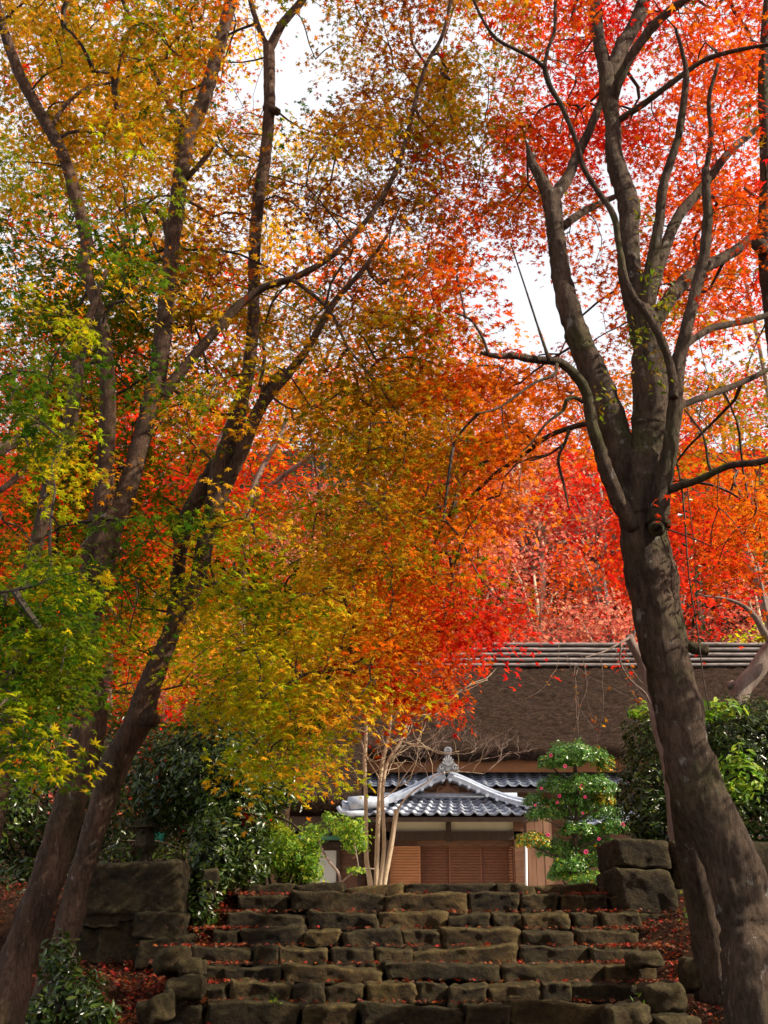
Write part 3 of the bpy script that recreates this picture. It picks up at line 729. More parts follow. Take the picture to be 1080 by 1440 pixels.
W([(948, 560, 14), (942, 512, 12), (920, 458, 11), (884, 404, 9.5), (870, 343, 9), (863, 303, 9), (840, 268, 8), (819, 232, 8), (810, 198, 7), (790, 150, 7), (772, 118, 8), (765, 90, 8)], (6.7, 6.5))
W([(766, 96, 6), (750, 82, 6), (730, 72, 5), (700, 56, 5), (685, 38, 4.5), (668, 5, 4), (655, -40, 3)], (6.5, 6.2))
W([(765, 95, 6), (771, 68, 5), (780, 42, 5), (781, 0, 4), (784, -50, 3)], 6.5)
W([(892, 745, 20), (870, 705, 24), (856, 672, 22), (844, 635, 19), (832, 595, 17), (823, 548, 15), (797, 516, 13), (779, 508, 12), (747, 505, 11), (722, 500, 10), (700, 501, 8), (676, 496, 5)], (6.9, 6.4), sides=14)
W([(772, 506, 6), (768, 494, 5), (755, 455, 3), (743, 418, 2.5), (718, 342, 2)], 6.5, sides=6)
W([(686, 498, 4), (680, 478, 4), (662, 450, 3), (640, 440, 2.5)], 6.4, sides=6)
W([(783, 512, 5), (779, 527, 5), (754, 537, 4), (732, 552, 4), (700, 574, 3), (668, 582, 2)], (6.5, 6.2), sides=6)
W([(836, 600, 9), (819, 597, 8), (772, 613, 7), (736, 640, 6), (700, 664, 6), (660, 700, 5), (632, 725, 4), (610, 770, 3), (612, 830, 2)], (6.9, 8.4), sides=8)
W([(820, 565, 7), (808, 559, 6), (796, 563, 6), (792, 577, 5), (769, 595, 4), (745, 625, 3), (725, 642, 2)], (6.8, 6.6), sides=6)
W([(800, 605, 5), (794, 624, 5), (785, 646, 4), (794, 686, 4), (800, 715, 2)], 6.8, sides=6)
W([(794, 624, 4), (770, 640, 3), (745, 648, 2)], 6.8, sides=6)
W([(962, 905, 10), (975, 912, 18), (995, 914, 16)], 7.0)
W([(992, 245, 8), (1000, 190, 7), (997, 140, 6), (1010, 90, 5)], (6.7, 6.5))
mb.build('trunk', BARK_D, tD, True)
# --- maple at the right edge
tE = tree('maple_tree', P(1230, 1330, 8.2), 'maple at the right edge of the picture with only one knobbly stem in view')
nE = []; mb = MB()
limb(mb, [(1235, 1360, 60, 8.2), (1200, 1150, 50, 8.2), (1160, 900, 44, 8.1), (1115, 620, 36, 8.0), (1086, 430, 26, 7.8), (1078, 345, 24, 7.7), (1079, 230, 20, 7.7), (1074, 105, 16, 7.7), (1080, 0, 12, 7.7)], nodes=nE, sides=16)
limb(mb, [(1115, 620, 26, 8.0), (1180, 400, 22, 8), (1260, 200, 16, 8), (1330, 60, 10, 8)], nodes=nE)
limb(mb, [(1160, 900, 26, 8.1), (1260, 700, 22, 8.5), (1360, 520, 16, 9), (1450, 420, 10, 9.5)], nodes=nE)
mb.tube([P(1078, 350, 7.7), P(1064, 343, 7.5)], [.07, .05], 10)
mb.build('trunk', BARK_D, tE, True)
# --- left front maple
tA = tree('maple_tree', P(8, 1450, 8.0), 'tall brown two-leader maple leaning in from the bottom left corner')
nA = []; mb = MB(); W = lambda L, Y, **k: limbw(mb, L, Y, **{**dict(nodes=nA, bark=.04, step=.04, wob=.13), **k})
limb(mb, [(-18, 1500, 64, 7.9), (3, 1440, 56, 7.9), (30, 1330, 48, 8.0), (69, 1230, 46, 8.0), (98, 1130, 45, 8.0), (115, 1080, 43, 8.0), (127, 1020, 45, 8.0), (126, 990, 49, 8.0), (118, 945, 46, 8.0), (115, 915, 43, 8.0),
          (122, 870, 41, 8.0), (134, 820, 42, 8.0), (142, 770, 48, 8.0), (150, 725, 50, 8.0)], sides=48, step=.03, wob=.12, flute=.03, bark=.04)
W([(152, 740, 42), (175, 700, 30), (193, 640, 27), (210, 575, 26), (222, 525, 25), (230, 460, 24), (238, 390, 22), (242, 340, 22), (250, 280, 22), (258, 220, 24), (265, 185, 22), (285, 145, 20), (305, 75, 18), (325, 0, 17), (340, -70, 12), (362, -140, 8)], (8, 8.3), sides=18)
W([(148, 735, 36), (147, 680, 26), (150, 610, 24), (152, 560, 22), (148, 495, 21), (142, 450, 18), (130, 410, 17), (118, 375, 17), (122, 340, 18), (107, 280, 18), (90, 220, 17), (60, 165, 16), (30, 110, 15), (8, 50, 14), (-8, -10, 11)], (7.95, 7.5), sides=16)
W([(222, 565, 20), (235, 548, 18), (260, 515, 15), (295, 475, 14), (330, 435, 13), (370, 405, 11), (415, 390, 10), (460, 365, 8.5), (490, 338, 7.5), (530, 290, 7), (562, 225, 6.5), (585, 140, 6), (600, 90, 6), (622, 50, 5), (636, -10, 4)], (8.1, 7.6), sides=12)
W([(408, 392, 6), (435, 410, 6), (465, 440, 5), (490, 490, 4.5), (515, 525, 4), (522, 585, 3.5), (515, 650, 3), (498, 700, 2)], (7.9, 7.2), sides=8)
W([(515, 525, 3), (545, 560, 3), (570, 610, 2.5), (565, 670, 2)], (7.4, 7.2), sides=6)
W([(600, 92, 4), (580, 60, 3.5), (575, 20, 3), (560, -10, 2)], 7.6, sides=6)
W([(258, 190, 9), (240, 150, 8), (220, 110, 7), (195, 50, 6), (172, 0, 5), (150, -50, 4)], (8.2, 8), sides=8)
W([(240, 340, 12), (225, 300, 9), (200, 296, 8), (180, 290, 5)], (8.3, 8.6), sides=8)
W([(252, 262, 9), (268, 245, 8), (292, 218, 7), (300, 205, 4)], (8.2, 8.0), sides=8)
W([(75, 175, 7), (90, 150, 6), (120, 125, 5), (160, 115, 4), (215, 95, 3)], (7.7, 8.2), sides=6)
mb.build('trunk', BARK_A, tA, True)
# --- left second maple
tB = tree('maple_tree', P(85, 1345, 9.5), 'slimmer pale-edged maple with a knob, second trunk from the left bottom corner')
nB = []; mb = MB(); W = lambda L, Y, **k: limbw(mb, L, Y, **{**dict(nodes=nB, bark=.04, step=.04, wob=.13), **k})
limb(mb, [(45, 1480, 50, 9.4), (68, 1395, 40, 9.5), (85, 1340, 34, 9.5), (102, 1284, 37, 9.5), (111, 1239, 34, 9.5), (129, 1180, 34, 9.5), (160, 1080, 39, 9.5), (178, 1045, 39, 9.5), (195, 1012, 40, 9.5), (208, 970, 34, 9.5), (228, 920, 27, 9.5), (250, 870, 24, 9.5),
          (276, 820, 21, 9.5), (287, 770, 24, 9.5), (302, 715, 28, 9.5), (312, 660, 32, 9.5), (328, 610, 28, 9.5), (340, 560, 21, 9.5), (351, 510, 18, 9.5), (356, 440, 16, 9.5), (358, 350, 17, 9.5), (364, 280, 17, 9.5), (373, 220, 17, 9.5), (379, 150, 16, 9.4), (378, 65, 16, 9.4)],
     sides=40, step=.03, wob=.12, flute=.03, bark=.04, nodes=nB)
mb.tube([P(208, 1008, 9.35), P(219, 1016, 9.3)], [.10, .045], 10, wob=.2)
mb.tube([P(375, 150, 9.4), P(391, 158, 9.35)], [.06, .04], 8)
W([(378, 70, 9), (364, 40, 8), (352, 0, 7), (340, -50, 5)], 9.4)
W([(379, 70, 14), (396, 35, 12), (425, 0, 11), (455, -50, 8)], (9.4, 9.2))
W([(240, 900, 22), (247, 840, 20), (253, 785, 19), (260, 735, 24), (283, 690, 24), (303, 655, 22)], (9.7, 9.6), sides=14)
W([(306, 705, 24), (322, 672, 21), (340, 635, 19), (362, 580, 18), (385, 547, 16), (410, 520, 13), (440, 478, 10), (470, 425, 9), (515, 374, 7), (545, 330, 4)], (9.5, 9.0), sides=12)
W([(368, 560, 9), (375, 540, 10), (395, 525, 9), (402, 519, 7)], 9.3, sides=8)
W([(365, 545, 6), (372, 500, 5), (366, 470, 4)], 9.4, sides=6)
W([(285, 808, 6), (310, 830, 5.5), (345, 850, 5), (372, 880, 4), (400, 925, 3.5), (430, 960, 3), (455, 1010, 2)], (9.3, 8.8), sides=6)
W([(288, 820, 5), (330, 838, 4), (375, 842, 3.5), (410, 835, 2)], (9.3, 8.8), sides=6)
W([(345, 850, 4), (350, 890, 3), (365, 930, 2.5), (375, 975, 2)], (9.1, 8.8), sides=6)
W([(300, 725, 4), (325, 728, 3), (345, 742, 2)], (9.4, 9.2), sides=6)
W([(350, 575, 4), (310, 583, 4), (275, 565, 3), (250, 570, 2)], (9.4, 8.9), sides=6)
W([(385, 560, 4), (410, 575, 3), (445, 570, 2)], (9.2, 8.9), sides=6)
mb.build('trunk', BARK_A, tB, True)
# --- far left near maple
tC = tree('maple_tree', P(-10, 1200, 7.0), 'maple at the left edge with soft green leaves hanging near the camera')
nC = []; mb = MB(); W = lambda L, Y, **k: limbw(mb, L, Y, nodes=nC, **k)
W([(-40, 1350, 30), (-14, 1200, 24), (3, 1110, 20), (12, 1020, 20), (22, 920, 19), (28, 870, 21), (38, 820, 20), (50, 770, 20), (62, 720, 20), (75, 660, 20), (96, 610, 20), (106, 545, 20), (112, 500, 16), (128, 440, 10), (150, 380, 6)], 7.4, sides=14)
W([(-60, 660, 22), (0, 632, 18), (30, 616, 15), (53, 597, 12)], (6.4, 6.6))
W([(-60, 720, 12), (0, 690, 9), (22, 672, 8), (42, 655, 6)], 6.6)
W([(18, 940, 8), (-10, 900, 8), (-60, 850, 6), (20, 830, 3)], (7.2, 5.2), sides=6)
mb.build('trunk', BARK_A, tC, True)
# --- pale-barked tree behind the second maple
tF = tree('pale_barked_tree', P(330, 1290, 14.0), 'pale bare forked tree between the second left maple and the house')
mb = MB(); nF = []; W = lambda L, Y, **k: limbw(mb, L, Y, nodes=nF, **k)
W([(325, 1290, 20), (332, 1100, 17), (338, 900, 14), (346, 740, 11), (352, 705, 10), (365, 665, 9), (395, 610, 7), (405, 580, 4)], 14)
W([(348, 712, 8), (372, 690, 7), (400, 668, 7), (442, 638, 6), (470, 615, 3)], (14, 13.6))
W([(346, 730, 8), (300, 680, 8), (298, 645, 8), (318, 600, 7), (330, 575, 4)], 13.8)
W([(372, 740, 2), (400, 730, 3), (425, 728, 3), (408, 750, 2), (385, 760, 2)], 14, sides=5)
mb.build('trunk', BARK_G, tF, True)
mb = MB(); p0 = P(150, 975, 12); W2 = limbw(mb, [(150, 1010, 12), (152, 960, 13), (156, 900, 13), (165, 850, 10)], 12)
tG = tree('maple_tree', P(150, 1290, 16), 'thin dark-trunked red maple in the middle distance behind the left trunks')
nG = []; mb = MB(); W = lambda L, Y, **k: limbw(mb, L, Y, nodes=nG, **k)
W([(148, 1290, 18), (150, 1000, 15), (156, 880, 14), (165, 800, 12), (170, 650, 9), (180, 520, 6)], 15)
W([(160, 850, 8), (100, 700, 7), (40, 560, 5)], (15, 16)); W([(165, 780, 8), (240, 650, 7), (330, 520, 4)], (15, 16))
W([(60, 955, 10), (80, 925, 11), (104, 896, 11), (150, 870, 8)], 14.6)
mb.build('trunk', BARK_G, tG, True)
tH = tree('maple_tree', P(560, 1290, 18), 'orange and scarlet maple hanging in front of the thatched roof')
nH = []; mb = MB(); W = lambda L, Y, **k: limbw(mb, L, Y, nodes=nH, **k)
W([(395, 1290, 16), (400, 1150, 13), (430, 1000, 11), (470, 880, 9), (520, 780, 7), (600, 700, 5)], (17, 14)); W([(430, 1000, 8), (490, 950, 6), (560, 900, 5), (640, 860, 3)], (16.5, 13)); W([(470, 880, 6), (450, 700, 5), (440, 560, 4), (500, 420, 3)], (16, 16))
mb.build('trunk', BARK_A, tH, True)
tI = tree('maple_tree', P(1100, 1290, 19), 'red and orange maple behind the fork of the big right-hand maple')
nI = []; mb = MB(); W = lambda L, Y, **k: limbw(mb, L, Y, nodes=nI, **k)
W([(1150, 1290, 20), (1120, 1050, 17), (1075, 850, 13), (1020, 700, 9), (960, 560, 6), (900, 450, 4)], (19, 17)); W([(1100, 950, 10), (1100, 700, 8), (1060, 450, 5), (1000, 200, 3)], (18, 17))
mb.build('trunk', BARK_G, tI, True)

# ------------------------------------------------------------------ canopy: what grows where, 90-px cells of the photo, colour + density
NEAR = """
M7 M7 M7 O5 Y1 M6 B6 M6 V5 R4 V3 V7
M7 A6 M6 O5 Y1 B6 M6 M6 V6 R5 V2 V6
L7 M6 A5 M5 B3 M6 B5 M6 V6 R5 V5 V6
G7 G5 M4 B5 B4 B5 B6 V6 O3 V4 V4 V5
G8 G6 G5 M6 M4 B6 M6 V4 O1 O2 V5 V7
G8 G6 M5 M4 M6 M7 M7 V3 O2 O3 A3 M4
G7 G6 G5 M3 A4 M7 M7 O4 O3 O3 M4 M5
G6 G6 G3 M2 .. M6 M7 O4 O1 .. V3 O6
G7 G5 G3 L6 L4 M5 M5 O5 .. .. R2 V3
G7 G5 L4 L7 L7 Y5 O6 R5 .. .. .. ..
G6 G3 L1 L6 L8 Y6 V6 R1 .. .. .. ..
G3 .. .. .. L7 .. V1 .. .. .. .. ..
.. .. .. .. .. .. .. .. .. .. .. ..
""".split()
MID = """
A5 M5 A3 Y2 .. .. .. .. R2 R2 .. R3
A5 A5 A4 Y1 .. .. .. .. R2 R1 .. R3
Y5 Y5 M4 Y2 Y3 .. .. .. R2 .. R2 R3
A5 R4 A4 Y3 A3 V2 O3 O2 .. .. V3 V3
A5 A4 Y3 R3 A3 V2 O3 .. .. .. V4 R4
V6 R5 A4 R4 Y5 O4 O3 O1 .. .. A2 M3
V6 R6 V5 R6 Y6 O3 O3 O4 O4 .. O3 M3
V7 R7 R6 R5 V4 .. .. O2 R2 .. R5 O5
R7 R7 V6 R4 .. .. O3 V2 R3 .. R5 O4
V6 R6 Y5 Y5 Y5 A4 V5 R3 .. .. R3 ..
V3 R3 Y3 Y4 Y5 V4 V5 .. .. .. .. ..
.. .. .. .. A4 .. .. .. .. .. .. ..
.. .. .. .. .. .. .. .. .. .. .. ..
""".split()
crowns = {k: Crown() for k in 'ABCDEGHI'}
# places where the photo shows clear sky or a clear view (px, py, rx, ry)
GAPS = [(385, 30, 28, 50), (350, 110, 26, 60), (430, 60, 20, 30), (715, 435, 58, 75), (760, 380, 36, 40), (800, 440, 40, 60), (650, 500, 18, 22), (905, 110, 30, 45), (360, 210, 16, 30), (195, 268, 28, 14), (290, 250, 22, 25), (240, 290, 20, 16),
        (1065, 185, 16, 16), (700, 250, 18, 22), (680, 45, 40, 22), (690, 360, 35, 40), (1000, 500, 26, 30), (1060, 490, 18, 20), (425, 330, 20, 30), (965, 330, 22, 30), (820, 345, 22, 30), (60, 65, 16, 20), (455, 240, 20, 16), (545, 250, 12, 16), (885, 520, 16, 60), (850, 470, 20, 50), (640, 60, 14, 20),
        (640, 1080, 130, 78), (770, 990, 90, 90), (700, 1010, 50, 40), (470, 1130, 50, 30), (450, 640, 40, 30), (470, 690, 26, 25), (745, 660, 36, 26), (800, 800, 80, 120), (715, 770, 30, 60)]
HARD = [(640, 1090, 135, 82), (725, 1005, 95, 55), (215, 1090, 110, 110), (790, 985, 105, 100), (735, 1050, 60, 70), (720, 960, 40, 30), (560, 1060, 40, 40)]
def gap_ok(px, py, soft=.86):
    for gx, gy, rx, ry in HARD:
        if ((px - gx) / rx) ** 2 + ((py - gy) / ry) ** 2 < 1: return False
    for gx, gy, rx, ry in GAPS:
        if ((px - gx) / rx) ** 2 + ((py - gy) / ry) ** 2 < 1 and random.random() < soft: return False
    return True
LA = np.array(LIMB)
def plant(grid, Ya, Yb, mult, srad, nl, size, who, jitter=58):
    for idx, cell in enumerate(grid):
        if cell == '..': continue
        r_, c_ = divmod(idx, 12); code, d = cell[0], int(cell[1])
        n_ = d * mult; n_ = int(n_) + (random.random() < n_ % 1)
        for _ in range(n_):
            px = c_ * 90 + 45 + random.uniform(-jitter, jitter); py = r_ * 90 + 45 + random.uniform(-jitter, jitter)
            Y = random.uniform(Ya, Yb)
            if not gap_ok(px, py): continue
            if 845 < px < 1000 and 560 < py and Y < 8: continue
            k = who(px, py, Y)
            if Ya > 12:
                cp = P(px, py, Y); tz = (cp.z - 1.5) / SUN_DIR.z
                if -2 < cp.x - SUN_DIR.x * tz < 5 and 17.5 < cp.y - SUN_DIR.y * tz < 31 and random.random() < .8: continue
            if k == 'C':
                Y = random.uniform(4.6, 6.4)
                if px > 110 and (np.hypot(LA[:, 0] - px, LA[:, 1] - py) < 40).any() and random.random() < .7: continue
            elif Ya < 12:
                d = np.hypot(LA[:, 0] - px, LA[:, 1] - py) - LA[:, 2] * .5; h_ = (d < 34) & (LA[:, 3] > Y - .3)
                if h_.any() and random.random() < .90: Y = min(LA[h_, 3].max() + random.uniform(.35, 1.8), 11.5)
            q_ = P(px, py, Y); g_ = noise.noise(q_ * (1.05 if Ya < 12 else .45) + Vector((3, 7, 1))) + .5 * noise.noise(q_ * (2.3 if Ya < 12 else 1.0))
            if g_ < random.uniform(-.12, .05) - (.16 if py > 690 else 0): continue
            cc = code
            if random.random() < .22: cc = grid[min(len(grid) - 1, max(0, idx + random.choice([-1, 1, -12, 12])))][0]
            if px < 460 and Ya < 12 and random.random() < .22: cc = random.choice('GLMAY')
            if cc == '.': cc = code
            if k == 'C': cc = random.choice('GGGGL')
            s_ = 1.0 if k != 'C' else .75
            crowns[k].spray(P(px, py, Y), srad * random.uniform(.7, 1.25) * s_, int(nl * random.uniform(.7, 1.3)), cc, size)
def who_near(px, py, Y):
    if (px < 125 and 800 < py < 1100 and random.random() < .65) or (px < 250 and 250 < py < 930 and random.random() < .09): return 'C'
    if px > 640 or (px > 560 and py > 560): return 'D'
    if py > 680 and px > 200: return 'B'
    if px < 430: return 'B' if Y > 8.6 else 'A'
    return 'A' if Y < 9 else 'B'
def who_mid(px, py, Y):
    return 'G' if px < 400 else ('H' if px < 740 else 'I')
plant(NEAR, 6.3, 10.5, 7.0, .29, 62, .042, who_near)
plant(MID, 13, 20, 5.4, .58, 66, .078, who_mid)
# crowns go on above and beside the frame, unseen, thickened for shade
def lit_path(c, p_keep=.15):                             # thinner where the sun slants through to the stair and the left trunks
    t = (c[2] - .3) / SUN_DIR.z; x0, y0 = c[0] - SUN_DIR.x * t, c[1] - SUN_DIR.y * t
    if -3.6 < x0 < 2.8 and 7.5 < y0 < 13: return random.random() < p_keep
    return True
for _ in range(900):
    px, py, Y = random.uniform(-200, 1300), random.uniform(-420, -20), random.uniform(6.0, 10)
    if not lit_path(P(px, py, Y), .35): continue
    k = 'A' if px < 330 else ('B' if px < 560 else ('D' if px < 1050 else 'E'))
    crowns[k].spray(P(px, py, Y), .5, 30, random.choice('OVRM') if px > 500 else random.choice('MAOG'), .055)
for _ in range(420):
    px, py, Y = random.uniform(1100, 1750), random.uniform(-100, 900), random.uniform(5.5, 11)
    if not lit_path(P(px, py, Y)): continue
    crowns['E'].spray(P(px, py, Y), .55, 30, random.choice('OVRM'), .06)
for _ in range(1500):                                     # unseen sprays added over and behind the camera to block sky light
    x, y, z = random.uniform(-8, 8), random.uniform(-9, 5.2), random.uniform(2.6, 8)
    if z < 1.02 * y + 1.4 or (y > -5 and z < 4.4): continue
    crowns['A' if x < -1 else 'D'].spray((x, y, z), .6, 34, random.choice('OVMG'), .075)
for k, t_, nd in (('A', tA, nA), ('B', tB, nB), ('C', tC, nC), ('D', tD, nD), ('E', tE, nE)):
    crowns[k].build(t_); crowns[k].twigs(t_, nd)
for k, t_, nd in (('G', tG, nG), ('H', tH, nH), ('I', tI, nI)):
    crowns[k].build(t_, 'maple3'); crowns[k].twigs(t_, nd, .005, .04, None, 6)

# ------------------------------------------------------------------ bushes and hedges
def bush(name, label, cat, blobs, n, size, code, mat=GLOSSY, kind='oval', base=None, stems=None, shell=.45, group=None, up=.5, mats=None, parent=None):
    c0 = Vector(blobs[0][0]); root = parent or empty(name, (c0.x, c0.y, base if base is not None else gz(c0.x, c0.y)), label, cat, group)
    vol = np.array([b_[1][0] * b_[1][1] * b_[1][2] for b_ in blobs]) ** .75; vol /= vol.sum()
    Cc, Nn = [], []
    for b_, f_ in zip(blobs, vol):
        m_ = max(8, int(n * f_)); d = unit(rng.normal(size=(m_, 3))); r = rng.uniform(shell, 1, (m_, 1)) ** .6
        lump = 1 + .14 * np.sin(d[:, :1] * 7 + d[:, 2:3] * 5 + c0.x) + .10 * np.sin(d[:, 1:2] * 11 + d[:, 2:3] * 9)
        Cc.append(np.array(b_[0])[None] + d * r * lump * np.array(b_[1])[None]); nn = d + rng.normal(0, .5, (m_, 3)); nn[:, 2] += up; Nn.append(nn)
    Cc = np.concatenate(Cc); Nn = np.concatenate(Nn); col = colours(code, len(Cc), .25)
    leaves('foliage', Cc, np.full(len(Cc), size), Nn, col, kind, mat, root)
    if stems:
        A, B_ = [], []
        for b_ in blobs:
            for _ in range(stems):
                A.append((root.location.x + random.uniform(-.15, .15), root.location.y + random.uniform(-.1, .1), root.location.z))
                B_.append(tuple(Vector(b_[0]) + Vector((random.uniform(-.6, .6) * b_[1][0], random.uniform(-.6, .6) * b_[1][1], random.uniform(-.4, .6) * b_[1][2]))))
        A = np.array(A); B_ = np.array(B_); tube_batch('stems', A, B_, np.full(len(A), .022), np.full(len(A), .008), TWIG, root)
    return root
def blob(px, py, rx, ry, Y, dz=None):
    s = PS(py, Y); return (tuple(P(px, py, Y)), (rx * s, (dz if dz else rx * s), ry * s))
bush('camellia_bush', 'large glossy dark green camellia hanging over the left stone wall', 'bush',
     [blob(300, 1080, 85, 90, 12.3), blob(240, 1100, 70, 80, 12.6), blob(330, 1150, 60, 70, 12.0), blob(300, 1200, 40, 70, 11.6, .4), blob(285, 1275, 26, 50, 11.2, .25), blob(370, 1110, 55, 40, 12.6), blob(310, 1020, 60, 40, 12.8), blob(345, 1215, 36, 40, 11.9, .4)], 19000, .040, 'D', stems=6)
bush('dark_bush', 'dark leafy bush in deep shade behind the two left trunks', 'bush',
     [blob(60, 1120, 110, 110, 13.5), blob(-60, 1150, 110, 120, 13.0), blob(170, 1060, 80, 70, 14.2), blob(60, 1260, 80, 60, 12.4), blob(150, 1150, 40, 60, 13.6), blob(20, 1000, 80, 60, 14.5), blob(215, 1170, 60, 60, 14.6), blob(250, 1220, 50, 34, 13.6, .3), blob(170, 1215, 50, 30, 12.6, .3)], 15000, .048, 'D', stems=4)
bush('low_shrub', 'low pale-veined evergreen shrub at the foot of the left trunks', 'shrub',
     [blob(105, 1400, 50, 45, 8.6, .3), blob(85, 1350, 30, 36, 8.8, .25), blob(140, 1425, 32, 24, 8.4, .25), blob(60, 1425, 36, 30, 8.5, .3)], 1700, .036, 'D', stems=5, shell=.2)
hedge_blobs = [blob(930, 1080, 58, 95, 12.6, .7), blob(905, 1130, 34, 60, 12.3, .5), blob(1040, 1070, 80, 80, 12.4, .7), blob(1120, 1080, 80, 90, 12.6, .8), blob(1050, 1150, 80, 50, 12.2, .6), blob(960, 1040, 60, 48, 12.8, .7), blob(1060, 1025, 60, 38, 12.7, .7), blob(925, 1170, 42, 40, 12.2, .4)]
bush('camellia_hedge', 'tall clipped dark camellia hedge above the right stone pier behind the big maple', 'hedge', hedge_blobs, 22000, .040, 'D', stems=3, shell=.6)
bush('camellia_shoots', '', 'shrub', [blob(1040, 1090, 34, 40, 11.6, .3), blob(1000, 1000, 50, 14, 12.0, .4), blob(905, 1000, 20, 14, 12.2, .2)], 520, .055, 'S', SOFT, parent=bpy.data.objects['camellia_hedge'])
bpy.data.objects['camellia_hedge'].children[-1].name = 'young_leaves'
bush('sunlit_shrub', 'bright yellow-green sunlit shrub at the left end of the top step', 'shrub',
     [blob(405, 1205, 42, 38, 13.2), blob(380, 1170, 30, 26, 13.6), blob(435, 1222, 24, 26, 13.0), blob(440, 1195, 12, 20, 13.1)], 4200, .030, 'S', SOFT, stems=4, shell=.2)
bush('leafy_sapling', 'small sapling with grey crooked stems left of the pale multi-stemmed tree', 'shrub',
     [blob(490, 1165, 32, 22, 19), blob(440, 1172, 24, 16, 19), blob(500, 1185, 24, 16, 19.2), blob(462, 1150, 14, 10, 19), blob(500, 1224, 18, 6, 19)], 1500, .045, 'S', SOFT, shell=.1)
sap = bpy.data.objects['leafy_sapling']; mb = MB()
W = lambda L, Y, **k: limbw(mb, L, Y, sides=6, **k)
W([(479, 1290, 4), (479, 1240, 4), (473, 1223, 4), (463, 1212, 3.5), (452, 1192, 3), (445, 1170, 2)], 19); W([(479, 1242, 3), (495, 1228, 3), (513, 1222, 3), (528, 1222, 2)], 19); W([(505, 1225, 2), (500, 1195, 2), (495, 1165, 1.5)], 19)
mb.build('stems', BARK_G, sap, True)
# fan palm and fern fronds
palm = empty('fan_palm', P(372, 1290, 14.2), 'small fan palm with drooping split fronds behind the sunlit shrub', 'palm')
for fi, (px, py, rad_, dirn) in enumerate([(378, 1168, 44, 0), (352, 1176, 38, 2.6), (398, 1180, 40, -.5)]):
    mb = MB(); c = P(px, py, 14.1 - fi * .1); s = PS(py, 14)
    for k in range(26):
        a_ = -2.2 + 4.4 * k / 25 + dirn * .25; L_ = rad_ * s * random.uniform(.8, 1.1)
        d = Vector((math.sin(a_), -.35 * math.cos(a_ * .5), math.cos(a_) * .75)); pts = []
        for t in np.linspace(0, 1, 6): pts.append(c + d * L_ * t + Vector((0, 0, -.55 * L_ * t ** 2.2)))
        side = Vector((math.cos(a_), 0, -math.sin(a_)))
        v = []
        for i, q in enumerate(pts):
            w_ = .022 * math.sin(math.pi * (.12 + .86 * i / 5)); v += [q - side * w_, q + side * w_ + Vector((0, .004, 0))]
        mb.add(v, [(2 * i, 2 * i + 1, 2 * i + 3, 2 * i + 2) for i in range(5)])
    m_ = MATS.get('palm_leaf') or plain('palm_leaf', (.05, .12, .03), (.16, .28, .06), 8, .4, .1)
    mb.build('frond', m_, palm)
mb = MB(); mb.tube([P(372, 1290, 14.2), P(374, 1175, 14.1)], [.06, .05], 8); mb.build('trunk', WOOD_D, palm, True)
# drooping golden fern-like branch over the shrub
arch = Crown()
for t in np.linspace(0, 1, 26):
    px = 375 + 75 * t; py = 1150 + 20 * t + 70 * t ** 2.2
    arch.spray(P(px, py + 4, 13.3), .10, 26, 'L', .022)
ar = empty('arching_conifer_branch', P(372, 1290, 13.5), 'arching golden-green weeping shrub over the top left of the stair', 'shrub')
arch.build(ar, 'rhomb', SOFT, 'foliage'); mb = MB(); limbw(mb, [(372, 1290, 5), (372, 1180, 5), (382, 1150, 4), (410, 1158, 3), (435, 1185, 2), (450, 1235, 1.5)], 13.35, sides=6); mb.build('stem', TWIG, ar, True)
# a sprig of red maple among the camellia
sp = Crown()
for _ in range(7): sp.spray(P(358 + random.uniform(-14, 14), 1146 + random.uniform(-12, 12), 12.0), .10, 12, 'R', .035)
spr = empty('maple_seedling', P(362, 1250, 12.2), 'small red-leaved maple seedling poking out of the dark camellia', 'seedling')
sp.build(spr, 'maple', MAPLE, 'foliage'); mb = MB(); limbw(mb, [(362, 1250, 2.5), (356, 1200, 2), (358, 1146, 1.5)], 12.05, sides=5); mb.build('stem', TWIG, spr, True)

# cloud-pruned tree with pink flowers
tt = empty('cloud_pruned_azalea', P(808, 1292, 24), 'cloud-pruned evergreen in rounded pads with pink flowers before the entrance', 'topiary tree')
pads = [(807, 1067, 40, 19), (776, 1075, 20, 11), (852, 1079, 13, 15), (782, 1108, 24, 15), (826, 1111, 42, 17), (753, 1128, 17, 10), (768, 1147, 28, 14), (830, 1145, 40, 15), (750, 1186, 24, 13), (787, 1198, 30, 15), (835, 1189, 30, 14), (862, 1167, 22, 13),
        (825, 1215, 40, 14), (791, 1233, 22, 12), (836, 1240, 38, 11), (864, 1200, 18, 14), (848, 1128, 18, 12), (800, 1130, 26, 11), (812, 1170, 26, 12), (800, 1222, 26, 12)]
tn = []
mb = MB(); W = lambda L, Y, **k: limbw(mb, L, Y, nodes=tn, sides=8, **k)
W([(808, 1295, 10), (806, 1240, 8), (807, 1190, 8), (811, 1140, 6), (812, 1100, 5), (808, 1075, 4)], 24)
for (px, py, rx, ry) in pads:
    y0 = min(py + 26, 1270); W([(808, y0, 4), ((808 + px) / 2, (y0 + py) / 2 + 4, 3), (px, py + ry * .4, 2)], (24, 24 + random.uniform(-.3, .3)))
mb.build('trunk', TWIG, tt, True)
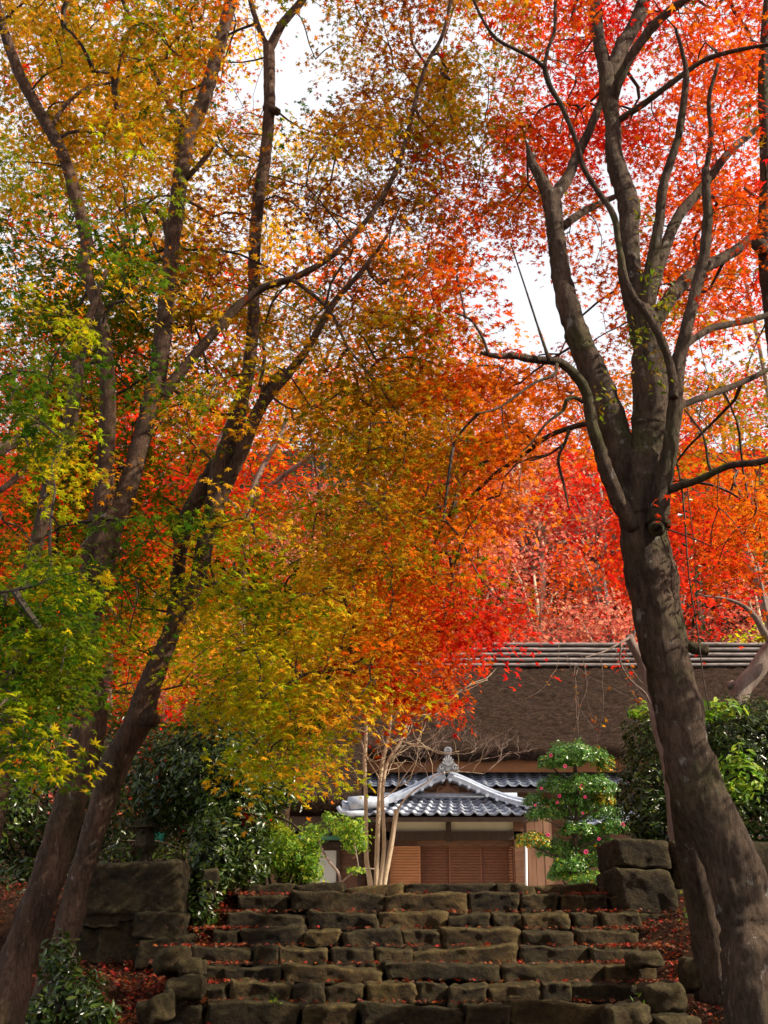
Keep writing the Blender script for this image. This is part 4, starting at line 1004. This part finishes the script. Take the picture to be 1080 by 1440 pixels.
for i, (px, py, rx, ry) in enumerate(pads):
    Y = 24 + random.uniform(-.35, .35); s = PS(py, Y); n_ = int(rx * ry * 4.2) + 160; rx *= 1.08
    d = unit(rng.normal(size=(n_, 3))); d[:, 2] = np.where(d[:, 2] < -.3, -d[:, 2] * .5, d[:, 2]); r = rng.uniform(.55, 1, (n_, 1)) ** .5
    Cc = np.array(P(px, py, Y))[None] + d * r * np.array([[rx * s, rx * s * .8, ry * s * 1.3]]) * (1 + .12 * np.sin(d[:, :1] * 9 + i) + .08 * np.sin(d[:, 1:2] * 13))
    nn = d + rng.normal(0, .4, (n_, 3)); nn[:, 2] += .4
    col = colours('T', n_, .3); yel = (px > 845 and py < 1130) | (px == 750); sel = rng.random(n_) < (.40 if yel else .02); col[sel] = colours('Y', int(sel.sum())) * .9
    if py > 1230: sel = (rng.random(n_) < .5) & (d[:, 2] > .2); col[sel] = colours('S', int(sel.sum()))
    leaves('foliage_pad', Cc, np.full(n_, .040), nn, col, 'oval', GLOSSY, tt)
PINK = plain('pink_petal', (.62, .03, .14), (.80, .08, .26), 9, .5, .05)
for (px, py) in [(775, 1062), (793, 1079), (760, 1110), (787, 1119), (784, 1128), (821, 1122), (819, 1144), (769, 1175), (842, 1180), (824, 1198), (863, 1214), (752, 1133), (818, 1106), (875, 1160)]:
    mb = MB(); c = P(px, py, 23.35); c += Vector((0, random.uniform(-.1, .1), 0)); r = random.uniform(.018, .036)
    for k in range(6):
        a_ = k * math.pi / 3; q = c + Vector((math.cos(a_) * r * .7, -.02, math.sin(a_) * r * .7))
        mb.tube([q, q + Vector((math.cos(a_) * r * .5, -.03, math.sin(a_) * r * .5))], [r * .5, r * .3], 6)
    mb.build('flower', PINK, tt, True)

# pale multi-stemmed tree
tm = empty('crape_myrtle', P(530, 1292, 19.5), 'leafless pale-stemmed multi-trunk tree left of the entrance', 'tree')
mb = MB(); nm = []; W = lambda L, Y, **k: limbw(mb, L, Y, nodes=nm, sides=10, wob=.05, **k)
W([(522, 1292, 9), (521, 1246, 8), (515, 1203, 6.5), (514.6, 1132, 5.5), (513, 1071, 5.5), (515, 1030, 5), (514, 990, 4.5), (512, 950, 4), (508, 915, 3)], 19.5)
W([(529, 1292, 9), (529, 1246, 7), (531, 1173, 6.5), (534, 1111, 6), (538, 1071, 5.5), (545.5, 1042, 5), (549, 1012, 4), (551, 985, 3), (546, 950, 2)], 19.6)
W([(534, 1292, 8), (534, 1246, 7), (540, 1193, 5.5), (538, 1122, 5), (541, 1087, 5), (547.6, 1067, 4.5), (562, 1046, 4.5), (570, 1024, 4), (578, 1008, 4), (599, 992, 3.5), (613, 984, 3), (632, 985, 2.6), (648, 971, 2), (666, 962, 1.6), (686, 956, 1.2)], 19.4)
W([(540, 1292, 8), (540, 1248, 7), (549.6, 1193, 7), (558, 1138, 7)], 19.3)
W([(559, 1140, 3), (564, 1131, 2.5), (578, 1115, 2), (602, 1099, 1.6), (615, 1090, 1.3), (640, 1085, 1), (680, 1088, .8)], 19.3)
W([(578, 1008, 2), (587, 980, 1.8), (600, 965, 1.6), (617, 952, 1.4), (641, 940, 1)], 19.4)
W([(564, 1041, 1.8), (580, 1048, 1.5), (600, 1052, 1.4), (622, 1060, 1.2), (646, 1056, .9)], 19.2)
W([(536, 1100, 2), (528, 1085, 1.8), (516, 1065, 1.5), (508, 1040, 1.2)], 19.4)
W([(540, 1122, 1.8), (556, 1110, 1.6), (566, 1095, 1.3), (585, 1070, 1)], 19.2)
W([(513, 960, 2), (500, 940, 1.8), (478, 915, 1.5), (465, 900, 1.2)], 19.5)
W([(546, 950, 2), (552, 920, 2), (556, 895, 1.6), (570, 872, 1.2)], 19.5)
rnd = random.Random(3)
for i in range(90):
    a = nm[rnd.randrange(len(nm))]
    if P(0, 1110, 19.5).z > a[2]: continue
    s = .012; q = Vector(a); d = Vector((rnd.uniform(-.4, 1), rnd.uniform(-.5, .5), rnd.uniform(-.3, .9))).normalized(); pts = [q]
    for k in range(6):
        d = (d + Vector((rnd.uniform(-.5, .5), rnd.uniform(-.4, .4), rnd.uniform(-.4, .5)))).normalized(); q = q + d * rnd.uniform(.08, .2); pts.append(q)
    mb.tube(pts, [.010 - .0011 * k for k in range(7)], 4)
mb.build('trunk', BARK_P, tm, True)
mb = MB(); rnd = random.Random(8)
def grow(q, d, L_, r, lev):
    pts = [q]
    for k in range(5):
        d = (d + Vector((rnd.uniform(-.45, .45), rnd.uniform(-.3, .3), rnd.uniform(-.25, .35)))).normalized(); q = q + d * L_ / 5; pts.append(q)
        if lev > 0 and k > 0 and rnd.random() < .8: grow(q, (d + Vector((rnd.uniform(-1, 1), rnd.uniform(-.4, .4), rnd.uniform(-.3, .6)))).normalized(), L_ * .62, r * .6, lev - 1)
    mb.tube(pts, [r * (1 - .12 * k) for k in range(6)], 4)
for (px, py) in [(602, 1099), (640, 1085), (680, 1088), (585, 1075), (622, 1060), (600, 1065), (646, 1056), (570, 1095)]: grow(P(px, py, 19.3), Vector((rnd.uniform(0, 1), 0, rnd.uniform(-.1, .9))).normalized(), .62, .011, 3)
mb.build('branches', BARK_G, tm, True)

# pale pruned trunks
tp = empty('pruned_tree', P(930, 1290, 12.0), 'pale pruned stump-armed tree left of the big maple trunk, thatch behind it', 'tree')
mb = MB(); npn = []; W = lambda L, Y, **k: limbw(mb, L, Y, nodes=npn, **k)
W([(960, 1290, 26), (945, 1100, 22), (925, 1020, 18), (914, 965, 17), (900, 925, 15), (888, 905, 14), (885, 893, 11)], 11.5)
W([(888, 900, 6), (892, 888, 4), (897, 878, 3)], 11.5, sides=6); W([(886, 896, 5), (874, 903, 3), (850, 916, 2.5), (822, 925, 2)], (11.5, 11), sides=6)
W([(874, 905, 3), (872, 930, 2.5), (885, 955, 2.5), (908, 975, 2.5), (915, 990, 2)], 11.3, sides=6)
mb.build('trunk', BARK_G, tp, True)
mb = MB(); lc = Crown(); rnd = random.Random(12)
for i in range(12):
    q = P(rnd.uniform(770, 880), rnd.uniform(900, 950), 11.3); pts = [q]; d = Vector((rnd.uniform(-.5, .6), 0, -1)).normalized()
    for k in range(9):
        d = (d + Vector((rnd.uniform(-.35, .35), rnd.uniform(-.2, .2), rnd.uniform(-.25, .2)))).normalized(); q = q + d * .09; pts.append(q)
        if rnd.random() < .4: lc.spray(q, .05, 2, rnd.choice('OVAB'), .032)
    mb.tube(pts, [.0045 - .0003 * k for k in range(10)], 4)
mb.build('twigs', BARK_G, tp, True); lc.build(tp, 'maple', MAPLE, 'last_leaves')
tq = empty('pruned_tree', P(1050, 1290, 13.5), 'pale pinkish pruned tree rising out of the right hedge', 'tree')
mb = MB(); W = lambda L, Y, **k: limbw(mb, L, Y, **k)
W([(1010, 1290, 30), (1020, 1100, 30), (1038, 985, 27), (1062, 945, 26), (1090, 905, 24)], 13.2, sides=16); W([(1040, 975, 12), (1030, 962, 12), (1022, 966, 10)], 13.2)
W([(1100, 925, 12), (1078, 895, 11), (1062, 868, 9), (1045, 852, 6), (1020, 842, 4), (990, 838, 2.5), (970, 830, 1.5)], 13)
W([(1090, 900, 6), (1078, 860, 5), (1070, 820, 4), (1065, 790, 3)], 13.1, sides=8)
mb.build('trunk', BARK_G, tq, True)
# vine hanging from the big maple
vn = empty('hanging_vine', P(962, 690, 6.7), 'thin leafy vine hanging down in front of the scarlet foliage right of the trunk', 'vine')
mb = MB(); W = lambda L, Y, **k: limbw(mb, L, Y, sides=5, wob=0, **k)
W([(950, 645, 3), (958, 680, 3), (963, 730, 2.5), (967, 790, 2.5), (973, 840, 2), (980, 880, 2), (990, 960, 2), (998, 1000, 1.5)], 6.9); W([(966, 680, 1.5), (975, 760, 1.5), (980, 840, 1.5), (985, 880, 1.2)], 6.85)
mb.build('stem', VINE, vn, True)
Cc = np.array([tuple(P(962 + (y_ - 690) * .13 + random.gauss(0, 9), y_, 6.85 + random.gauss(0, .05))) for y_ in np.random.default_rng(2).uniform(650, 910, 110)])
leaves('foliage', Cc, np.full(len(Cc), .024), rng.normal(0, 1, (len(Cc), 3)), colours('D', len(Cc)), 'oval', GLOSSY, vn)
# ivy and moss tufts on the big trunk's fork
Cc = []
for (px, py, n_, sx) in [(926, 520, 80, 12), (940, 430, 70, 10), (917, 395, 40, 8), (895, 470, 60, 10), (905, 300, 40, 10), (850, 560, 40, 10)]:
    for _ in range(n_): Cc.append(tuple(P(px + random.gauss(0, sx), py + random.gauss(0, sx * 1.4), 6.75 + random.uniform(-.1, .35))))
Cc = np.array(Cc); leaves('ivy', Cc, np.full(len(Cc), .025), rng.normal(0, 1, (len(Cc), 3)) + np.array([[0, -.6, .4]]), colours('L', len(Cc)) * .6, 'oval', SOFT, tD)
# stone lantern in the dark behind the left wall
ln = empty('stone_lantern', P(204, 1235, 12.6), 'weathered stone lantern half lost in the dark bush above the left wall', 'stone lantern')
q = P(204, 1180, 12.6); s = PS(1180, 12.6)
def oct_(name, z0, z1, r0, r1, n_=6):
    mb = MB(); mb.tube([Vector((q.x, q.y, q.z + z0 * s)), Vector((q.x, q.y, q.z + z1 * s))], [r0 * s, r1 * s], n_); mb.build(name, STONE_L, ln)
oct_('base', -60, -48, 26, 20); oct_('shaft', -48, -18, 8, 8, 8); oct_('platform', -18, -10, 14, 22); oct_('light_box', -10, 14, 15, 15); oct_('roof', 14, 34, 30, 9); oct_('finial', 34, 46, 5, 2, 8)
pan = MB(); a = P(215, 1177, 14.2); pan.box(-.13, .13, -.02, .02, -.055, .055); o = pan.build('sign_board', TURQ); o.location = a; tag(o, 'small turquoise board glimpsed through the bush beside the stone lantern', 'board')
mb = MB(); mb.box(a.x - .02, a.x + .02, a.y + .021, a.y + .05, a.z - 1.0, a.z + .05); mb.build('post', WOOD_D, o)

# ------------------------------------------------------------------ hillside trees beyond the house
def hill_tree(x, Y, rad_, code, label, n_=1500, size=.20, hgt=None):
    zb = gz(x, Y); h = hgt or rad_ * 2.0
    root = empty('hillside_maple' if code not in 'E' else 'evergreen_tree', (x, Y, zb), label, 'tree', 'trees on the hillside behind the house')
    mb = MB(); tops = []
    mb.tube([Vector((x, Y, zb - .3)), Vector((x + .2, Y, zb + h * .4)), Vector((x, Y, zb + h * .85))], [.22, .15, .05], 7)
    for k in range(9):
        a_ = k * 2.4; q = Vector((x + rad_ * .75 * math.cos(a_), Y + rad_ * .6 * math.sin(a_), zb + h * (.45 + .5 * (k % 4) / 4))); mb.tube([Vector((x, Y, zb + h * .3 + .1 * k)), q.lerp(Vector((x, Y, zb + h * .5)), .4) + Vector((0, 0, .3)), q], [.09, .05, .02], 5); tops.append(q)
    mb.build('trunk', BARK_P if code == 'P' else BARK_G, root, True)
    cr_ = Crown(); m_ = 46
    for k in range(m_):
        a_ = random.uniform(0, 6.28); e_ = random.uniform(-.5, 1); rr = random.uniform(.55, 1) * rad_
        c = Vector((x + rr * math.cos(a_) * math.sqrt(1 - e_ * e_ * .8), Y + .8 * rr * math.sin(a_) * math.sqrt(1 - e_ * e_ * .8), zb + h * .55 + e_ * h * .45))
        cr_.spray(c, rad_ * .30, int(n_ / m_), code, size, .35, .8)
    cr_.build(root, 'rhomb')
spec = []
ncol = {'R': 'scarlet', 'V': 'vermilion', 'O': 'orange', 'A': 'amber', 'Y': 'golden yellow', 'L': 'yellow-green', 'P': 'dusty pink', 'E': 'dark evergreen'}
rows_ = [(44.5, 3.0, 'PAPRPVPRLPY'), (49, 3.3, 'OELPRPRPPRLY'), (55, 3.6, 'RVLEPRRPPVRPE'), (62, 3.8, 'RVOREPRVPREAL'), (70, 4.0, 'VRRVEEARPRVRL'), (79, 4.3, 'RVRAVERVORVRE'), (88, 4.6, 'VRVOERARVOERV')]
for ri, (Y, rad_, codes) in enumerate(rows_):
    half = .40 * Y + 3
    for k, code in enumerate(codes):
        x = -half + 2 * half * (k + .5) / len(codes) + random.uniform(-1, 1)
        pos = ['far left', 'left', 'middle', 'right', 'far right'][min(4, int(5 * k / len(codes)))]
        lab = f'{ncol[code]} tree at the {pos} of the {["first","second","third","fourth","fifth","sixth","topmost"][ri]} row up the hillside'
        hill_tree(x, Y + random.uniform(-1.2, 1.2), rad_ * random.uniform(.85, 1.15) * (.8 if code == 'P' and ri == 0 else 1), code, lab, 2600 if ri < 4 else 1500, .15 if ri < 3 else .2)

# ------------------------------------------------------------------ fallen leaves
N = 26000; X, Yy = rng.uniform(-4.2, 4.5, N), rng.uniform(7.5, 12.6, N)
inst = (X > -1.5) & (X < 2.1)
keep = ~inst; pts = [(x, y, gz(x, y) + .02 + rng.uniform(0, .03)) for x, y in zip(X[keep], Yy[keep])]
for _ in range(6500):
    j = random.randrange(1, len(STEPZ)); x = random.choice([random.uniform(-1.9, 2.3), random.gauss(-1.45, .25), random.gauss(2.2, .25)])
    pts.append((x, STEPY[j] + random.choice([random.uniform(.0, .3), random.uniform(.2, .31)]), STEPZ[j] + .012 + random.uniform(0, .02)))
for _ in range(3500):                                    # drift on the left bank
    x = random.gauss(-1.8, .4); y = random.uniform(9.2, 11.6); pts.append((x, y, gz(x, y) + random.uniform(.03, .12)))
pts = np.array(pts); nn = rng.normal(0, .55, (len(pts), 3)); nn[:, 2] = 1
cc = np.array([(.28, .035, .012), (.17, .045, .02), (.38, .10, .02), (.09, .035, .018), (.36, .022, .012), (.16, .08, .04)])[rng.integers(0, 6, len(pts))] * rng.uniform(.6, 1.2, (len(pts), 1))
tag(leaves('fallen_leaves', pts, np.full(len(pts), .034), nn, cc, 'maple', LITTER), kind='stuff')
# small ferns / weeds
def weed(px, py, Y, lab, n_=40, r=.16):
    c = P(px, py, Y); root = empty('fern_tuft', c, lab, 'fern')
    Cc = np.array(c)[None] + rng.normal(0, r * .5, (n_, 3)) * np.array([[1, .6, .8]]) + np.array([[0, 0, r * .5]])
    leaves('foliage', Cc, np.full(n_, .028), rng.normal(0, .6, (n_, 3)) + np.array([[0, -.3, 1]]), colours('G', n_), 'oval', SOFT, root)
weed(975, 1290, 10.3, 'small green fern on the pier beside the big maple trunk'); weed(900, 1422, 8.9, 'tiny green sprig at the right end of the lowest steps', 8, .07); weed(382, 1412, 9.2, 'tiny weed growing in a joint of the lower left steps', 14, .06)
